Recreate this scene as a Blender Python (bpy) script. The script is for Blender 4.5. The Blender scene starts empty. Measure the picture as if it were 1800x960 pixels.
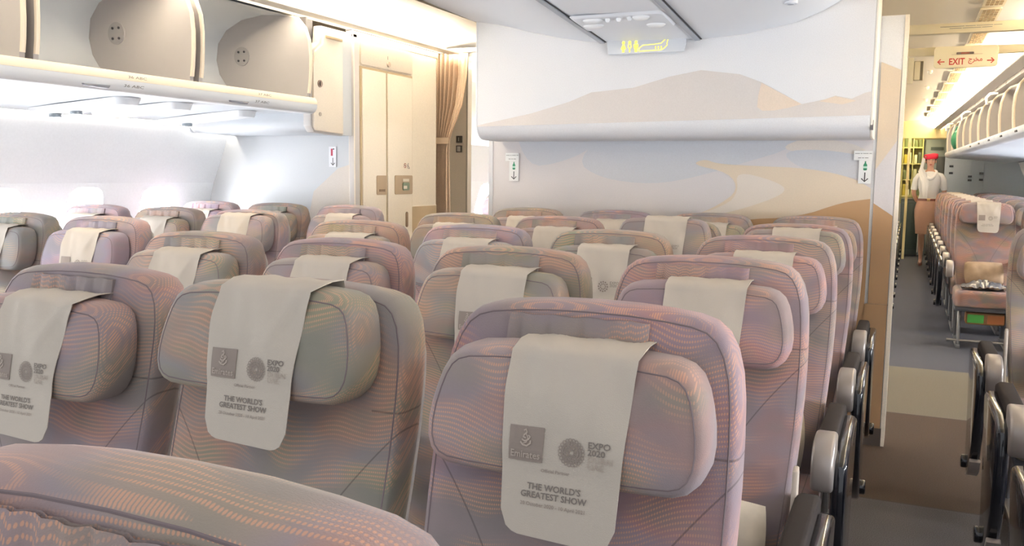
import bpy, bmesh, math, random
from mathutils import Vector, Matrix
random.seed(4)
S = bpy.context.scene
COL = S.collection
PI = math.pi

# ------------------------------------------------------------------ camera
def make_camera():
    f, yaw, pit, roll = 1545.7, 0.42154064, 0.11135819, 0.01257006
    fwd = Vector((-math.sin(yaw)*math.cos(pit), math.cos(yaw)*math.cos(pit), -math.sin(pit)))
    r = Vector((math.cos(yaw), math.sin(yaw), 0)); u = r.cross(fwd)
    r2 = r*math.cos(roll)+u*math.sin(roll); u2 = -r*math.sin(roll)+u*math.cos(roll)
    cd = bpy.data.cameras.new('camera'); co = bpy.data.objects.new('camera', cd); COL.objects.link(co)
    m = Matrix((r2, u2, -fwd)).transposed().to_4x4(); m.translation = Vector((0, 0, 1.315))
    co.matrix_world = m
    cd.sensor_fit = 'HORIZONTAL'; cd.sensor_width = 36.0; cd.lens = f/1800*36.0
    cd.clip_start = 0.05; cd.clip_end = 200
    S.camera = co
make_camera()

# ------------------------------------------------------------------ world, lamps, exposure
W = bpy.data.worlds.new('world'); S.world = W; W.use_nodes = True
bg = W.node_tree.nodes['Background']
bg.inputs[0].default_value = (0.93, 0.96, 1.0, 1); bg.inputs[1].default_value = 0.62
vs = S.view_settings
vs.view_transform = 'Standard'; vs.look = 'None'; vs.gamma = 1; vs.use_curve_mapping = False
vs.exposure = 0.6
WINDOW_GLOW = 52.0
def area(name, loc, rot, sx, sy, power, color):
    l = bpy.data.lights.new(name, 'AREA'); l.shape = 'RECTANGLE'; l.size = sx; l.size_y = sy
    l.energy = power; l.color = color
    o = bpy.data.objects.new(name, l); COL.objects.link(o); o.location = loc; o.rotation_euler = rot
    return o
COVE_LEFT, COVE_RIGHT, SIDE_WASH, COVE_REAR = 46.0, 34.0, 34.0, 64.0      # emission of the cabin's light strips

# ------------------------------------------------------------------ materials
def lin(c):
    return tuple(((v/255)/12.92 if v/255 <= .04045 else ((v/255+.055)/1.055)**2.4) for v in c)
MATS = {}
def mat(name, rgb, rough=.5, metal=0, emit=0, spec=.5, noise=0, nscale=60, bump=0, bscale=200, coat=0, trans=0):
    if name in MATS: return MATS[name]
    m = bpy.data.materials.new(name); m.use_nodes = True; MATS[name] = m
    nt = m.node_tree; b = nt.nodes['Principled BSDF']; c = lin(rgb)
    b.inputs['Base Color'].default_value = (*c, 1); b.inputs['Roughness'].default_value = rough
    b.inputs['Metallic'].default_value = metal; b.inputs['Specular IOR Level'].default_value = spec
    b.inputs['Coat Weight'].default_value = coat; b.inputs['Transmission Weight'].default_value = trans
    if emit:
        b.inputs['Emission Color'].default_value = (*c, 1); b.inputs['Emission Strength'].default_value = emit
    if noise or bump:
        tc = nt.nodes.new('ShaderNodeTexCoord')
        n = nt.nodes.new('ShaderNodeTexNoise'); n.inputs['Scale'].default_value = nscale; n.inputs['Detail'].default_value = 3
        nt.links.new(tc.outputs['Object'], n.inputs['Vector'])
        if noise:
            r = nt.nodes.new('ShaderNodeValToRGB')
            r.color_ramp.elements[0].position = .3; r.color_ramp.elements[1].position = .7
            r.color_ramp.elements[0].color = (*[v*(1-noise) for v in c], 1); r.color_ramp.elements[1].color = (*[min(1, v*(1+noise)) for v in c], 1)
            nt.links.new(n.outputs['Fac'], r.inputs['Fac']); nt.links.new(r.outputs['Color'], b.inputs['Base Color'])
        if bump:
            n2 = nt.nodes.new('ShaderNodeTexNoise'); n2.inputs['Scale'].default_value = bscale
            nt.links.new(tc.outputs['Object'], n2.inputs['Vector'])
            bp = nt.nodes.new('ShaderNodeBump'); bp.inputs['Strength'].default_value = bump; bp.inputs['Distance'].default_value = .002
            nt.links.new(n2.outputs['Fac'], bp.inputs['Height']); nt.links.new(bp.outputs['Normal'], b.inputs['Normal'])
    return m

class NT:
    """small helper for math-node graphs"""
    def __init__(s, m): s.nt = m.node_tree; s.n = s.nt.nodes; s.l = s.nt.links
    def put(s, sock, v):
        if isinstance(v, (int, float)): sock.default_value = v
        elif isinstance(v, tuple): sock.default_value = v
        else: s.l.new(v, sock)
    def math(s, op, a, b=0, c=0):
        n = s.n.new('ShaderNodeMath'); n.operation = op
        for i, v in enumerate((a, b, c)): s.put(n.inputs[i], v)
        return n.outputs[0]
    def comb(s, x, y, z):
        n = s.n.new('ShaderNodeCombineXYZ')
        for i, v in enumerate((x, y, z)): s.put(n.inputs[i], v)
        return n.outputs[0]
    def noise(s, vec, scale, detail=2):
        n = s.n.new('ShaderNodeTexNoise'); s.put(n.inputs['Vector'], vec); n.inputs['Scale'].default_value = scale; n.inputs['Detail'].default_value = detail
        return n.outputs['Fac']
    def ramp(s, fac, stops):
        n = s.n.new('ShaderNodeValToRGB'); cr = n.color_ramp
        while len(cr.elements) < len(stops): cr.elements.new(.5)
        for e, (p, c) in zip(cr.elements, stops): e.position = p; e.color = (*lin(c), 1)
        s.put(n.inputs['Fac'], fac); return n.outputs['Color']
    def mix(s, fac, a, b, mode='MIX'):
        n = s.n.new('ShaderNodeMix'); n.data_type = 'RGBA'; n.blend_type = mode
        s.put(n.inputs[0], fac)
        for i, v in ((6, a), (7, b)):
            if isinstance(v, tuple): n.inputs[i].default_value = (*lin(v), 1)
            else: s.l.new(v, n.inputs[i])
        return n.outputs[2]
    def smooth(s, v, a, b):
        n = s.n.new('ShaderNodeMapRange'); n.interpolation_type = 'SMOOTHSTEP'
        s.put(n.inputs[0], v); n.inputs[1].default_value = a; n.inputs[2].default_value = b
        return n.outputs[0]

def fabric(name, seam=False):
    """woven upholstery: soft colour patches and rows of orange dots along wavy lines; the object's own colour tints it"""
    m = bpy.data.materials.new(name); m.use_nodes = True; g = NT(m)
    b = g.n['Principled BSDF']; b.inputs['Roughness'].default_value = .9; b.inputs['Specular IOR Level'].default_value = .15
    b.inputs['Sheen Weight'].default_value = .12; b.inputs['Sheen Roughness'].default_value = .6
    tc = g.n.new('ShaderNodeTexCoord'); sp = g.n.new('ShaderNodeSeparateXYZ'); g.l.new(tc.outputs['Object'], sp.inputs[0])
    oi = g.n.new('ShaderNodeObjectInfo')
    x, y, z = sp.outputs; rnd = g.math('MULTIPLY', oi.outputs['Random'], 37.0)
    zz = g.math('SUBTRACT', z, g.math('MULTIPLY', y, .8))
    pv = g.comb(g.math('ADD', x, rnd), g.math('MULTIPLY', y, .6), g.math('MULTIPLY', z, 1.7))
    patch = g.noise(pv, 4.6, 2)
    col = g.ramp(patch, [(.28, (120, 124, 104)), (.40, (146, 136, 122)), (.50, (144, 132, 140)), (.60, (164, 122, 116)), (.70, (128, 126, 112))])
    col = g.mix(.44, col, oi.outputs['Color'])
    # rows of dots
    wv = g.comb(g.math('ADD', x, rnd), 0.0, zz)
    warp = g.noise(wv, 5.5, 1)
    v = g.math('ADD', g.math('MULTIPLY', zz, 190.0), g.math('MULTIPLY', warp, 15.0))
    row = g.math('FLOOR', v); fv = g.math('SUBTRACT', g.math('FRACT', v), .5)
    u = g.math('ADD', g.math('ADD', g.math('MULTIPLY', x, 290.0), g.math('MULTIPLY', row, .37)), g.math('MULTIPLY', patch, 1.5)); fu = g.math('SUBTRACT', g.math('FRACT', u), .5)
    d = g.math('SQRT', g.math('ADD', g.math('MULTIPLY', g.math('MULTIPLY', fu, fu), .5), g.math('MULTIPLY', fv, fv)))
    dot = g.smooth(d, .30, .17)
    bandn = g.noise(g.comb(g.math('MULTIPLY', g.math('ADD', x, rnd), .35), 0.0, g.math('ADD', zz, g.math('MULTIPLY', warp, .13))), 17, 1)
    band = g.smooth(bandn, .40, .58)
    fac = g.math('MULTIPLY', g.math('MULTIPLY',  dot, band), .72)
    col = g.mix(fac, col, (208, 156, 128))
    col = g.mix(g.math('MULTIPLY', g.math('SUBTRACT', 1.0, band), .35), col, (122, 118, 126))
    if seam:    # curved stitched seams down the backrest
        ax = g.math('ABSOLUTE', x)
        t = g.math('SUBTRACT', .93, z)
        xs = g.math('SUBTRACT', .222, g.math('ADD', g.math('MULTIPLY', t, .95), g.math('MULTIPLY', g.math('MULTIPLY', t, t), -1.1)))
        ln = g.smooth(g.math('ABSOLUTE', g.math('SUBTRACT', ax, xs)), .0022, .0008)
        hs = g.math('MULTIPLY', g.smooth(g.math('ABSOLUTE', g.math('SUBTRACT', z, .955)), .0022, .0008), g.math('GREATER_THAN', ax, .17))
        ln = g.math('MAXIMUM', ln, hs)
        col = g.mix(g.math('MULTIPLY', ln, .5), col, (76, 68, 70))
    g.l.new(col, b.inputs['Base Color'])
    bn = g.n.new('ShaderNodeTexNoise'); bn.inputs['Scale'].default_value = 700; g.l.new(tc.outputs['Object'], bn.inputs['Vector'])
    bw = g.noise(tc.outputs['Object'], 14, 2)
    bp = g.n.new('ShaderNodeBump'); bp.inputs['Strength'].default_value = .25; bp.inputs['Distance'].default_value = .002
    g.l.new(g.math('ADD', bn.outputs['Fac'], g.math('MULTIPLY', bw, 3.0)), bp.inputs['Height']); g.l.new(bp.outputs['Normal'], b.inputs['Normal'])
    MATS[name] = m; return m

FAB = fabric('seat_fabric'); FABS = fabric('seat_fabric_seamed', True)
WELT = mat('welt', (122, 108, 110), .9)
COVER = mat('cover_cloth', (192, 182, 170), .85, bump=.3, bscale=900, spec=.1)
PRINT = mat('cover_print', (146, 133, 124), .85); PRINT_D = mat('cover_print_dark', (126, 117, 110), .85); PRINT_L = mat('cover_print_light', (180, 166, 154), .85)
SILVER = mat('silver_plastic', (158, 150, 145), .32, .35)
DARKPAD = mat('dark_pad', (48, 42, 40), .8, spec=.2); GLOSSBLK = mat('gloss_black', (22, 24, 32), .18, coat=.6)
SHELL = mat('grey_shell', (150, 144, 140), .5); METAL = mat('leg_metal', (138, 136, 136), .35, .7)
PILLOWM = mat('pillow_cloth', (216, 206, 192), .8, noise=.06, nscale=30, bump=.3, bscale=40)
CREAM = mat('cream_panel', (242, 230, 212), .55, noise=.04, nscale=140)
CREAM_D = mat('cream_edge', (188, 166, 132), .5)
WHITE = mat('white_panel', (236, 238, 240), .5); WHITE_W = mat('warm_white', (240, 234, 222), .5)
SIDEWALL = mat('sidewall_panel', (244, 247, 250), .55, noise=.02, nscale=90)
CEILM = mat('ceiling_panel', (236, 239, 244), .5); CEIL_R = mat('ceiling_rear', (252, 240, 216), .55)
BIN = mat('bin_taupe', (176, 171, 169), .5); BINB = mat('bin_back', (192, 194, 196), .5); BINEDGE = mat('bin_edge', (236, 222, 200), .4)
BINDISC = mat('bin_disc', (158, 154, 152), .45); DARK = mat('dark_gap', (66, 64, 66), .6)
BLACK = mat('black', (26, 26, 28), .5); GREYTXT = mat('grey_text', (120, 116, 112), .6); BROWN = mat('lock_plate', (176, 152, 122), .45)

# ------------------------------------------------------------------ mesh builder
class MB:
    def __init__(s): s.v = []; s.f = []; s.m = []
    def add(s, vs_, fs, mi=0):
        o = len(s.v); s.v += [tuple(p) for p in vs_]
        for f in fs: s.f.append(tuple(i+o for i in f)); s.m.append(mi)
    def quad(s, a, b, c, d, mi=0): s.add([a, b, c, d], [(0, 1, 2, 3)], mi)
    def box(s, x0, x1, y0, y1, z0, z1, mi=0):
        s.add([(x, y, z) for z in (z0, z1) for y in (y0, y1) for x in (x0, x1)],
              [(0, 2, 3, 1), (4, 5, 7, 6), (0, 1, 5, 4), (2, 6, 7, 3), (0, 4, 6, 2), (1, 3, 7, 5)], mi)
    def rings(s, rs, mi=0, cap0=True, cap1=True, closed=True):
        n = len(rs[0]); o = len(s.v)
        for r in rs: s.v += [tuple(p) for p in r]
        for k in range(len(rs)-1):
            for i in range(n if closed else n-1):
                j = (i+1) % n
                s.f.append((o+k*n+i, o+k*n+j, o+(k+1)*n+j, o+(k+1)*n+i)); s.m.append(mi)
        if cap0: s.f.append(tuple(o+i for i in reversed(range(n)))); s.m.append(mi)
        if cap1: s.f.append(tuple(o+(len(rs)-1)*n+i for i in range(n))); s.m.append(mi)
    def prism(s, pts, ax, a, b, mi=0):
        P = {'x': lambda p, t: (t, p[0], p[1]), 'y': lambda p, t: (p[0], t, p[1]), 'z': lambda p, t: (p[0], p[1], t)}[ax]
        s.rings([[P(p, a) for p in pts], [P(p, b) for p in pts]], mi)
    def strip(s, pts, ax, a, b, mi=0):     # open profile swept along an axis
        P = {'x': lambda p, t: (t, p[0], p[1]), 'y': lambda p, t: (p[0], t, p[1])}[ax]
        s.rings([[P(p, a) for p in pts], [P(p, b) for p in pts]], mi, False, False, False)
    def tube(s, pts, r, n=8, mi=0, closed=False):
        pts = [Vector(p) for p in pts]; rs = []; N = len(pts); up = None
        for i, p in enumerate(pts):
            if closed: t = pts[(i+1) % N]-pts[i-1]
            else: t = pts[min(i+1, N-1)]-pts[max(i-1, 0)]
            t.normalize()
            if up is None:
                up = Vector((0, 0, 1)) if abs(t.z) < .9 else Vector((1, 0, 0))
            a = (up-t*up.dot(t)).normalized(); up = a; c = t.cross(a)
            rr = r[i] if isinstance(r, (list, tuple)) else r
            rs.append([p+a*math.cos(k*2*PI/n)*rr+c*math.sin(k*2*PI/n)*rr for k in range(n)])
        if closed: rs.append(rs[0]); s.rings(rs, mi, False, False)
        else: s.rings(rs, mi)
    def ball(s, c, rx, ry=None, rz=None, n=12, mi=0):
        ry = ry or rx; rz = rz or rx; rs = []
        for k in range(1, n//2):
            th = PI*k/(n//2)
            rs.append([(c[0]+rx*math.sin(th)*math.cos(2*PI*i/n), c[1]+ry*math.sin(th)*math.sin(2*PI*i/n), c[2]-rz*math.cos(th)) for i in range(n)])
        s.rings(rs, mi)
    def disc(s, c, ax, r, h, n=20, mi=0):
        pts = [(r*math.cos(2*PI*i/n), r*math.sin(2*PI*i/n)) for i in range(n)]
        if ax == 'y': s.prism([(c[0]+a, c[2]+b) for a, b in pts], 'y', c[1], c[1]+h, mi)
        elif ax == 'x': s.prism([(c[1]+a, c[2]+b) for a, b in pts], 'x', c[0], c[0]+h, mi)
        else: s.prism([(c[0]+a, c[1]+b) for a, b in pts], 'z', c[2], c[2]+h, mi)
    def pad(s, ol, yb, yf, r, dome, fn, rb=.012, rx=None, welt=True, mi=0, wm=1):
        n = len(ol); rx = rx or r
        nrm = []
        for i in range(n):
            a = Vector(ol[i-1]); c = Vector(ol[(i+1) % n]); t = (c-a).normalized(); nrm.append(Vector((t.y, -t.x)))
        cx = sum(p[0] for p in ol)/n; cz = (max(p[1] for p in ol)+min(p[1] for p in ol))/2
        def ins(d): return [(p[0]-k.x*d, p[1]-k.y*d) for p, k in zip(ol, nrm)]
        R = []
        for a in (0, 30, 60, 90):
            t = math.radians(a); R.append((ins(rb*(1-math.sin(t))), yb-rb*(1-math.cos(t))))
        for a in (0, 22, 45, 67, 90):
            t = math.radians(a); R.append((ins(rx*(1-math.cos(t))), yf+r*(1-math.sin(t))))
        base = ins(rx)
        for sc in (.86, .66, .44, .22, .04):
            R.append(([(cx+(p[0]-cx)*sc, cz+(p[1]-cz)*sc) for p in base], yf-dome*(1-sc*sc)))
        s.rings([[fn((p[0], yy, p[1])) for p in o] for o, yy in R], mi)
        if welt:
            s.tube([fn((p[0], yf+.0005, p[1])) for p in base], .0013, 5, wm, True)
    def text(s, body, size, fn, mi=0, align='LEFT', sx=1.0, bold=0.0):
        c = bpy.data.curves.new('t', 'FONT'); c.body = body; c.size = size; c.align_x = align; c.offset = bold
        c.resolution_u = 2
        o = bpy.data.objects.new('t', c); COL.objects.link(o)
        e = o.evaluated_get(bpy.context.evaluated_depsgraph_get()); me = e.to_mesh()
        s.add([fn(v.co.x*sx, v.co.y) for v in me.vertices], [tuple(p.vertices) for p in me.polygons], mi)
        e.to_mesh_clear(); bpy.data.objects.remove(o); bpy.data.curves.remove(c)
    def ribbon(s, pts, w, fn, mi=0, closed=False):
        n = len(pts); L = []; R_ = []
        for i in range(n):
            a = Vector(pts[i-1] if (i or closed) else pts[i]); c = Vector(pts[(i+1) % n] if (i < n-1 or closed) else pts[i])
            t = (c-a).normalized(); k = Vector((-t.y, t.x))*w/2; p = Vector(pts[i])
            L.append(fn(*(p+k))); R_.append(fn(*(p-k)))
        o = len(s.v); s.v += [tuple(q) for q in L+R_]
        for i in range(n if closed else n-1):
            j = (i+1) % n; s.f.append((o+i, o+j, o+n+j, o+n+i)); s.m.append(mi)
    def poly(s, pts, fn, mi=0): s.add([fn(*p) for p in pts], [tuple(range(len(pts)))], mi)
    def mesh(s, name, mats, bevel=0, ang=40, seg=2, recalc=True):
        me = bpy.data.meshes.new(name); me.from_pydata(s.v, [], s.f)
        for m_ in (mats if isinstance(mats, (list, tuple)) else [mats]): me.materials.append(m_)
        me.polygons.foreach_set('material_index', s.m)
        bm = bmesh.new(); bm.from_mesh(me)
        if recalc: bmesh.ops.recalc_face_normals(bm, faces=bm.faces)
        if bevel:
            es = [e for e in bm.edges if len(e.link_faces) == 2 and e.calc_face_angle(0) > math.radians(35)]
            bmesh.ops.bevel(bm, geom=es, offset=bevel, segments=seg, profile=.5, affect='EDGES', clamp_overlap=True)
        bm.to_mesh(me); bm.free()
        me.polygons.foreach_set('use_smooth', [True]*len(me.polygons)); me.set_sharp_from_angle(angle=math.radians(ang))
        return me
    def build(s, name, mats, parent=None, **k):
        return obj(name, s.mesh(name, mats, **k), parent)

def obj(name, me, parent=None, loc=None, color=None):
    o = bpy.data.objects.new(name, me); COL.objects.link(o)
    if parent: o.parent = parent
    if loc: o.location = loc
    if color: o.color = (*lin(color), 1)
    return o
def tag(o, label, cat, group=None):
    o['label'] = label; o['category'] = cat
    if group: o['group'] = group
    return o
def thing(name, label, cat, loc=(0, 0, 0), group=None):
    o = bpy.data.objects.new(name, None); COL.objects.link(o); o.location = loc; o.empty_display_size = .1
    return tag(o, label, cat, group)
def struct(o): o['kind'] = 'structure'; return o
def rounded(x0, x1, z0, z1, r, n=5):
    P = []
    for cx, cz, a0 in ((x1-r, z1-r, 0), (x0+r, z1-r, 90), (x0+r, z0+r, 180), (x1-r, z0+r, 270)):
        for k in range(n+1):
            t = math.radians(a0+90*k/n); P.append((cx+r*math.cos(t), cz+r*math.sin(t)))
    return P
def interp(tab, t):
    if t <= tab[0][0]: return tab[0][1]
    for (a, p), (b, q) in zip(tab, tab[1:]):
        if t <= b: return p+(q-p)*(t-a)/(b-a)
    return tab[-1][1]

# ================================================================== SETTING
XC = -1.146                       # cabin centre line
XLAV = -3.01                      # aisle face of the port lavatory and bins
YB = 4.62                         # front face of the mural bulkhead
YL = 4.40                         # front face of the port partition
Y0, Y1 = 0.7, 17.6         # where the modelled shell starts and ends
# ---- floor
FL = [mat('carpet_grey', (88, 83, 82), .95, noise=.42, nscale=260, bump=.6, bscale=500), mat('carpet_brown', (76, 60, 47), .95, noise=.34, nscale=260, bump=.6, bscale=500),
      mat('carpet_taupe', (112, 105, 91), .95, noise=.34, nscale=260, bump=.6, bscale=500), mat('carpet_blue', (76, 77, 86), .95, noise=.34, nscale=260, bump=.6, bscale=500), mat('carpet_seam', (70, 62, 56), .9)]
b = MB()
for ya, yb_, mi in ((-1.5, 3.818, 0), (3.818, 3.828, 4), (3.828, 5.333, 1), (5.333, 5.343, 4), (5.343, 6.7, 2), (6.7, Y1, 3)):
    b.quad((-4.6, ya, 0), (2.3, ya, 0), (2.3, yb_, 0), (-4.6, yb_, 0), mi)
b.quad((-4.6, -1.5, -.05), (2.3, -1.5, -.05), (2.3, Y1, -.05), (-4.6, Y1, -.05), 4)
struct(b.build('floor', FL))

# ---- curved sidewalls with windows
WP = [(0, -4.17), (.25, -4.19), (.55, -4.21), (.86, -4.195), (1.24, -4.085), (1.42, -4.005), (1.60, -3.93)]
def wx(z): return interp([(a, c) for a, c in WP], z)
def taper(y): return max(0, y-7)*.012
def sidewall(name, side, centers, y_from, y_to, tap=False, pitch=.5):
    """side -1: port, +1: starboard (mirrored about the cabin centre)"""
    def P(x, y, z):
        x = x+(taper(y) if tap else 0)
        return (x if side < 0 else 2*XC-x, y, z)
    b = MB()
    ys = [y_from]
    for c in centers: ys += [c-pitch/2, c+pitch/2]
    ys.append(y_to)
    ys = sorted(set(round(v, 4) for v in ys))
    for ya, yb_ in zip(ys, ys[1:]):
        cs = [c for c in centers if ya < c < yb_]
        gap = yb_-ya < .01
        for (za, xa), (zb, xb) in zip(WP, WP[1:]):
            if cs and za == .86:
                c = cs[0]
                out = []; inn = []; deep = []
                hw, hh = (yb_-ya)/2, .19; ca = math.atan2(hh, hw)
                angs = sorted([2*PI*k/32 for k in range(32)]+[ca, PI-ca, PI+ca, 2*PI-ca])
                for t in angs:
                    ct, st = math.cos(t), math.sin(t)
                    q = 4.0
                    rr = (abs(ct/.118)**q+abs(st/.168)**q)**(-1/q)
                    iy, iz = c+rr*ct, 1.05+rr*st
                    m_ = min(hw/abs(ct) if abs(ct) > 1e-6 else 9, hh/abs(st) if abs(st) > 1e-6 else 9)
                    oy, oz = c+m_*ct, 1.05+m_*st
                    out.append(P(wx(oz), oy, oz)); inn.append(P(wx(iz), iy, iz))
                    jy, jz = c+(iy-c)*.86, 1.05+(iz-1.05)*.88
                    deep.append(P(wx(jz)-.055, jy, jz))
                b.rings([out, inn, deep], 0, False, False)
            else:
                dx = -.003 if gap else 0
                b.quad(P(xa+dx, ya, za), P(xa+dx, yb_, za), P(xb+dx, yb_, zb), P(xb+dx, ya, zb), 0)
    o = struct(b.build(name, [SIDEWALL], recalc=False))
    return P
win_n = [0]
PANE = mat('window_daylight', (246, 250, 255), .3, emit=WINDOW_GLOW)
WFRAME = mat('window_frame', (226, 228, 230), .5); SHADE = mat('shade_handle', (206, 206, 204), .5)
def windows(P, centers):
    for c in centers:
        win_n[0] += 1
        b = MB(); out = []; N = 28
        def ring(sc, dx):
            L = []
            for k in range(N):
                t = 2*PI*k/N; ct, st = math.cos(t), math.sin(t)
                rr = (abs(ct/.104)**4+abs(st/.150)**4)**(-.25)*sc
                z = 1.05+rr*st; L.append(P(wx(z)-dx, c+rr*ct, z))
            return L
        b.rings([ring(1.02, .050), ring(1.02, .062), ring(.9, .062), ring(.9, .050)], 0, False, False)
        fr = struct(b.build('window_%d' % win_n[0], [WFRAME], recalc=False))
        p = MB(); p.add(ring(.92, .058), [tuple(range(N))], 0); p.build('pane', [PANE], fr, recalc=False)
CL = [-.55, -.05, .45, .95, 1.45, 1.95, 2.45, 2.95, 3.45, 3.95]
PL = sidewall('wall_left', -1, CL, -1.0, YL+.02); windows(PL, CL)
CL2 = [6.9, 7.4, 7.9, 8.4, 8.9, 9.4, 9.9, 10.4, 10.9]
PL2 = sidewall('wall_left_aft', -1, CL2, YL+.05, Y1, True); windows(PL2, CL2)
CR = [1.0, 1.5, 2.0, 2.5, 3.0, 3.5, 4.0, 7.4, 7.9, 8.4, 8.9, 9.4, 9.9, 10.4, 10.9, 11.4, 11.9, 12.4]
PR = sidewall('wall_right', 1, CR, Y0, Y1, True); windows(PR, CR)

# ---- port partition behind the window seats, with its printed sand tint
def mural_mat(name, stops, scale=1.3):
    m = bpy.data.materials.new(name); m.use_nodes = True; g = NT(m); bs = g.n['Principled BSDF']; bs.inputs['Roughness'].default_value = .6
    tc = g.n.new('ShaderNodeTexCoord'); col = g.ramp(g.noise(tc.outputs['Object'], scale, 2), stops)
    fine = g.noise(tc.outputs['Object'], 260, 2)
    col = g.mix(g.math('MULTIPLY', g.math('SUBTRACT', fine, .35), .35), col, (150, 140, 132))
    g.l.new(col, bs.inputs['Base Color']); return m
SKYM = mural_mat('mural_sky', [(.3, (232, 231, 232)), (.7, (226, 228, 232))])
DUNE = mural_mat('mural_dune', [(.3, (220, 211, 205)), (.7, (210, 205, 202))])
DUNE_L = mural_mat('mural_dune_lit', [(.3, (228, 212, 192)), (.7, (224, 208, 192))])
SAND_G = mural_mat('mural_sand_grey', [(.3, (206, 202, 204)), (.7, (214, 206, 202))])
SAND_B = mural_mat('mural_sand_blue', [(.3, (194, 197, 203)), (.7, (202, 201, 204))])
SAND_P = mural_mat('mural_sand_pale', [(.3, (218, 208, 197)), (.7, (213, 204, 195))])
SAND_Y = mural_mat('mural_sand_gold', [(.3, (216, 200, 178)), (.7, (210, 194, 174))])
SAND_O = mural_mat('mural_sand_ochre', [(.3, (186, 148, 106)), (.7, (176, 140, 102))])
WALLG = mat('partition_grey', (204, 206, 208), .6, noise=.02, nscale=200)
b = MB()
b.prism([(-4.22, 0), (XLAV+.002, 0), (XLAV+.002, 2.12), (-3.9, 2.12), (-3.93, 1.6), (-4.085, 1.24), (-4.195, .86), (-4.2, .55)], 'y', YL, YL+.04, 0)
f = lambda x, z: (x, YL-.001, z)
b.poly([(-3.55, .2), (XLAV, .2), (XLAV, 1.37), (-3.12, 1.34), (-3.3, 1.2)], f, 1)
b.poly([(XLAV-.1, 1.66), (XLAV, 1.66), (XLAV, 1.86), (XLAV-.1, 1.86)], f, 1)
struct(b.build('wall_back_left', [WALLG, SAND_P]))

# ---- port lavatory block: aisle face with bifold door and hatch
b = MB()
b.box(-4.15, XLAV, YL+.045, 5.40, 0, 2.10, 0)
b.box(XLAV-.03, XLAV+.012, YL-.006, YL+.05, 0, 2.10, 1)       # rounded corner post
b.box(XLAV-.05, XLAV+.002, YL+.0, 5.42, 2.10, 2.135, 0)
b.box(XLAV-.05, XLAV-.001, YL, 5.42, 2.135, 2.15, 2)
b.box(XLAV-.002, XLAV+.006, 5.06, 5.40, .0, 1.10, 3)
struct(b.build('wall_lavatory', [CREAM, mat('grey_post', (200, 194, 190), .5), DARK, mat('kick_panel', (168, 146, 114), .6)], bevel=.004))
lav = MB()
lav.box(XLAV+.0005, XLAV+.008, 4.462, 5.064, 0.02, 1.945, 0)        # frame
dl = lav.build('door_1', [CREAM_D], bevel=.002); struct(dl)
for ya, yb_ in ((4.478, 4.735), (4.755, 5.050)):
    p = MB(); p.box(XLAV+.006, XLAV+.016, ya, yb_, .03, 1.93, 0); p.build('door_panel', [CREAM], dl, bevel=.003)
p = MB(); p.prism(rounded(4.62, 4.735, 1.18, 1.30, .012), 'x', XLAV+.016, XLAV+.020); p.box(XLAV+.020, XLAV+.023, 4.645, 4.71, 1.200, 1.215, 1)
p.build('ashtray', [BROWN, mat('brown_dark', (120, 94, 66), .5)], dl)
p = MB(); p.prism(rounded(4.83, 5.048, 1.18, 1.302, .012), 'x', XLAV+.016, XLAV+.020)
p.box(XLAV+.020, XLAV+.022, 4.925, 5.0, 1.262, 1.280, 1); p.prism(rounded(4.92, 5.0, 1.205, 1.256, .012), 'x', XLAV+.020, XLAV+.026, 2)
p.box(XLAV+.026, XLAV+.028, 4.925, 4.965, 1.215, 1.235, 1)
p.build('lock_plate', [BROWN, mat('plate_cream', (226, 216, 196), .5), mat('vacant_green', (120, 136, 110), .5)], dl)
p = MB(); p.prism(rounded(4.965, 4.99, .965, 1.065, .012), 'x', XLAV+.016, XLAV+.021); p.build('door_pull', [mat('pull_brown', (134, 108, 80), .4)], dl)
hp = MB(); hp.prism(rounded(4.470, 5.060, 1.955, 2.095, .012), 'x', XLAV+.0005, XLAV+.012)
h = tag(hp.build('access_hatch', [CREAM], bevel=.002), 'cream hatch with a small round knob above the lavatory door', 'hatch')
p = MB(); p.disc((XLAV+.012, 4.765, 1.985), 'x', .016, .010); p.box(XLAV+.012, XLAV+.014, 4.757, 4.762, 2.015, 2.035, 0); p.build('knob', [mat('knob_metal', (196, 178, 164), .3, .6)], h)
# no-smoking and no-litter marks on the door
g_ = MB(); fx = lambda a, c: (XLAV+.0175, 4.975+a, 1.365+c)
circ = lambda cx, cy, r, n=16: [(cx+r*math.cos(2*PI*i/n), cy+r*math.sin(2*PI*i/n)) for i in range(n)]
g_.ribbon(circ(-.018, 0, .014), .004, fx, 0, True); g_.ribbon([(-.027, .009), (-.009, -.009)], .004, fx, 0); g_.ribbon([(-.026, 0), (-.010, 0)], .003, fx, 1)
g_.ribbon([(.012, -.018), (.014, .004), (.024, .016)], .005, fx, 1); g_.ribbon([(.018, .002), (.036, -.014)], .004, fx, 1); g_.ribbon([(.026, -.016), (.036, -.018)], .006, fx, 1)
g_.build('door_marks', [mat('mark_red', (150, 60, 50), .6), mat('mark_dark', (80, 66, 56), .6)], dl)

# ---- centre bulkhead with dune mural, and the overhead box in front of it
b = MB()
XL_, XR_ = -2.20, -.062
b.box(XL_, XR_, YB, YB+.16, 0, 2.085, 0)
b.box(XL_-.025, XL_, YB-.005, YB+.165, 0, 2.085, 1)
b.box(XR_, XR_+.018, YB-.004, YB+.164, 0.0, 2.085, 2)
b.box(-.165, XR_-.002, YB-.006, YB, .705, .709, 3)
b.box(XL_, XR_+.002, YB-.006, YB, 0, .09, 4)
def fm(d): return lambda x, z: (x, YB-.001-d*.0006, z)
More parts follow.
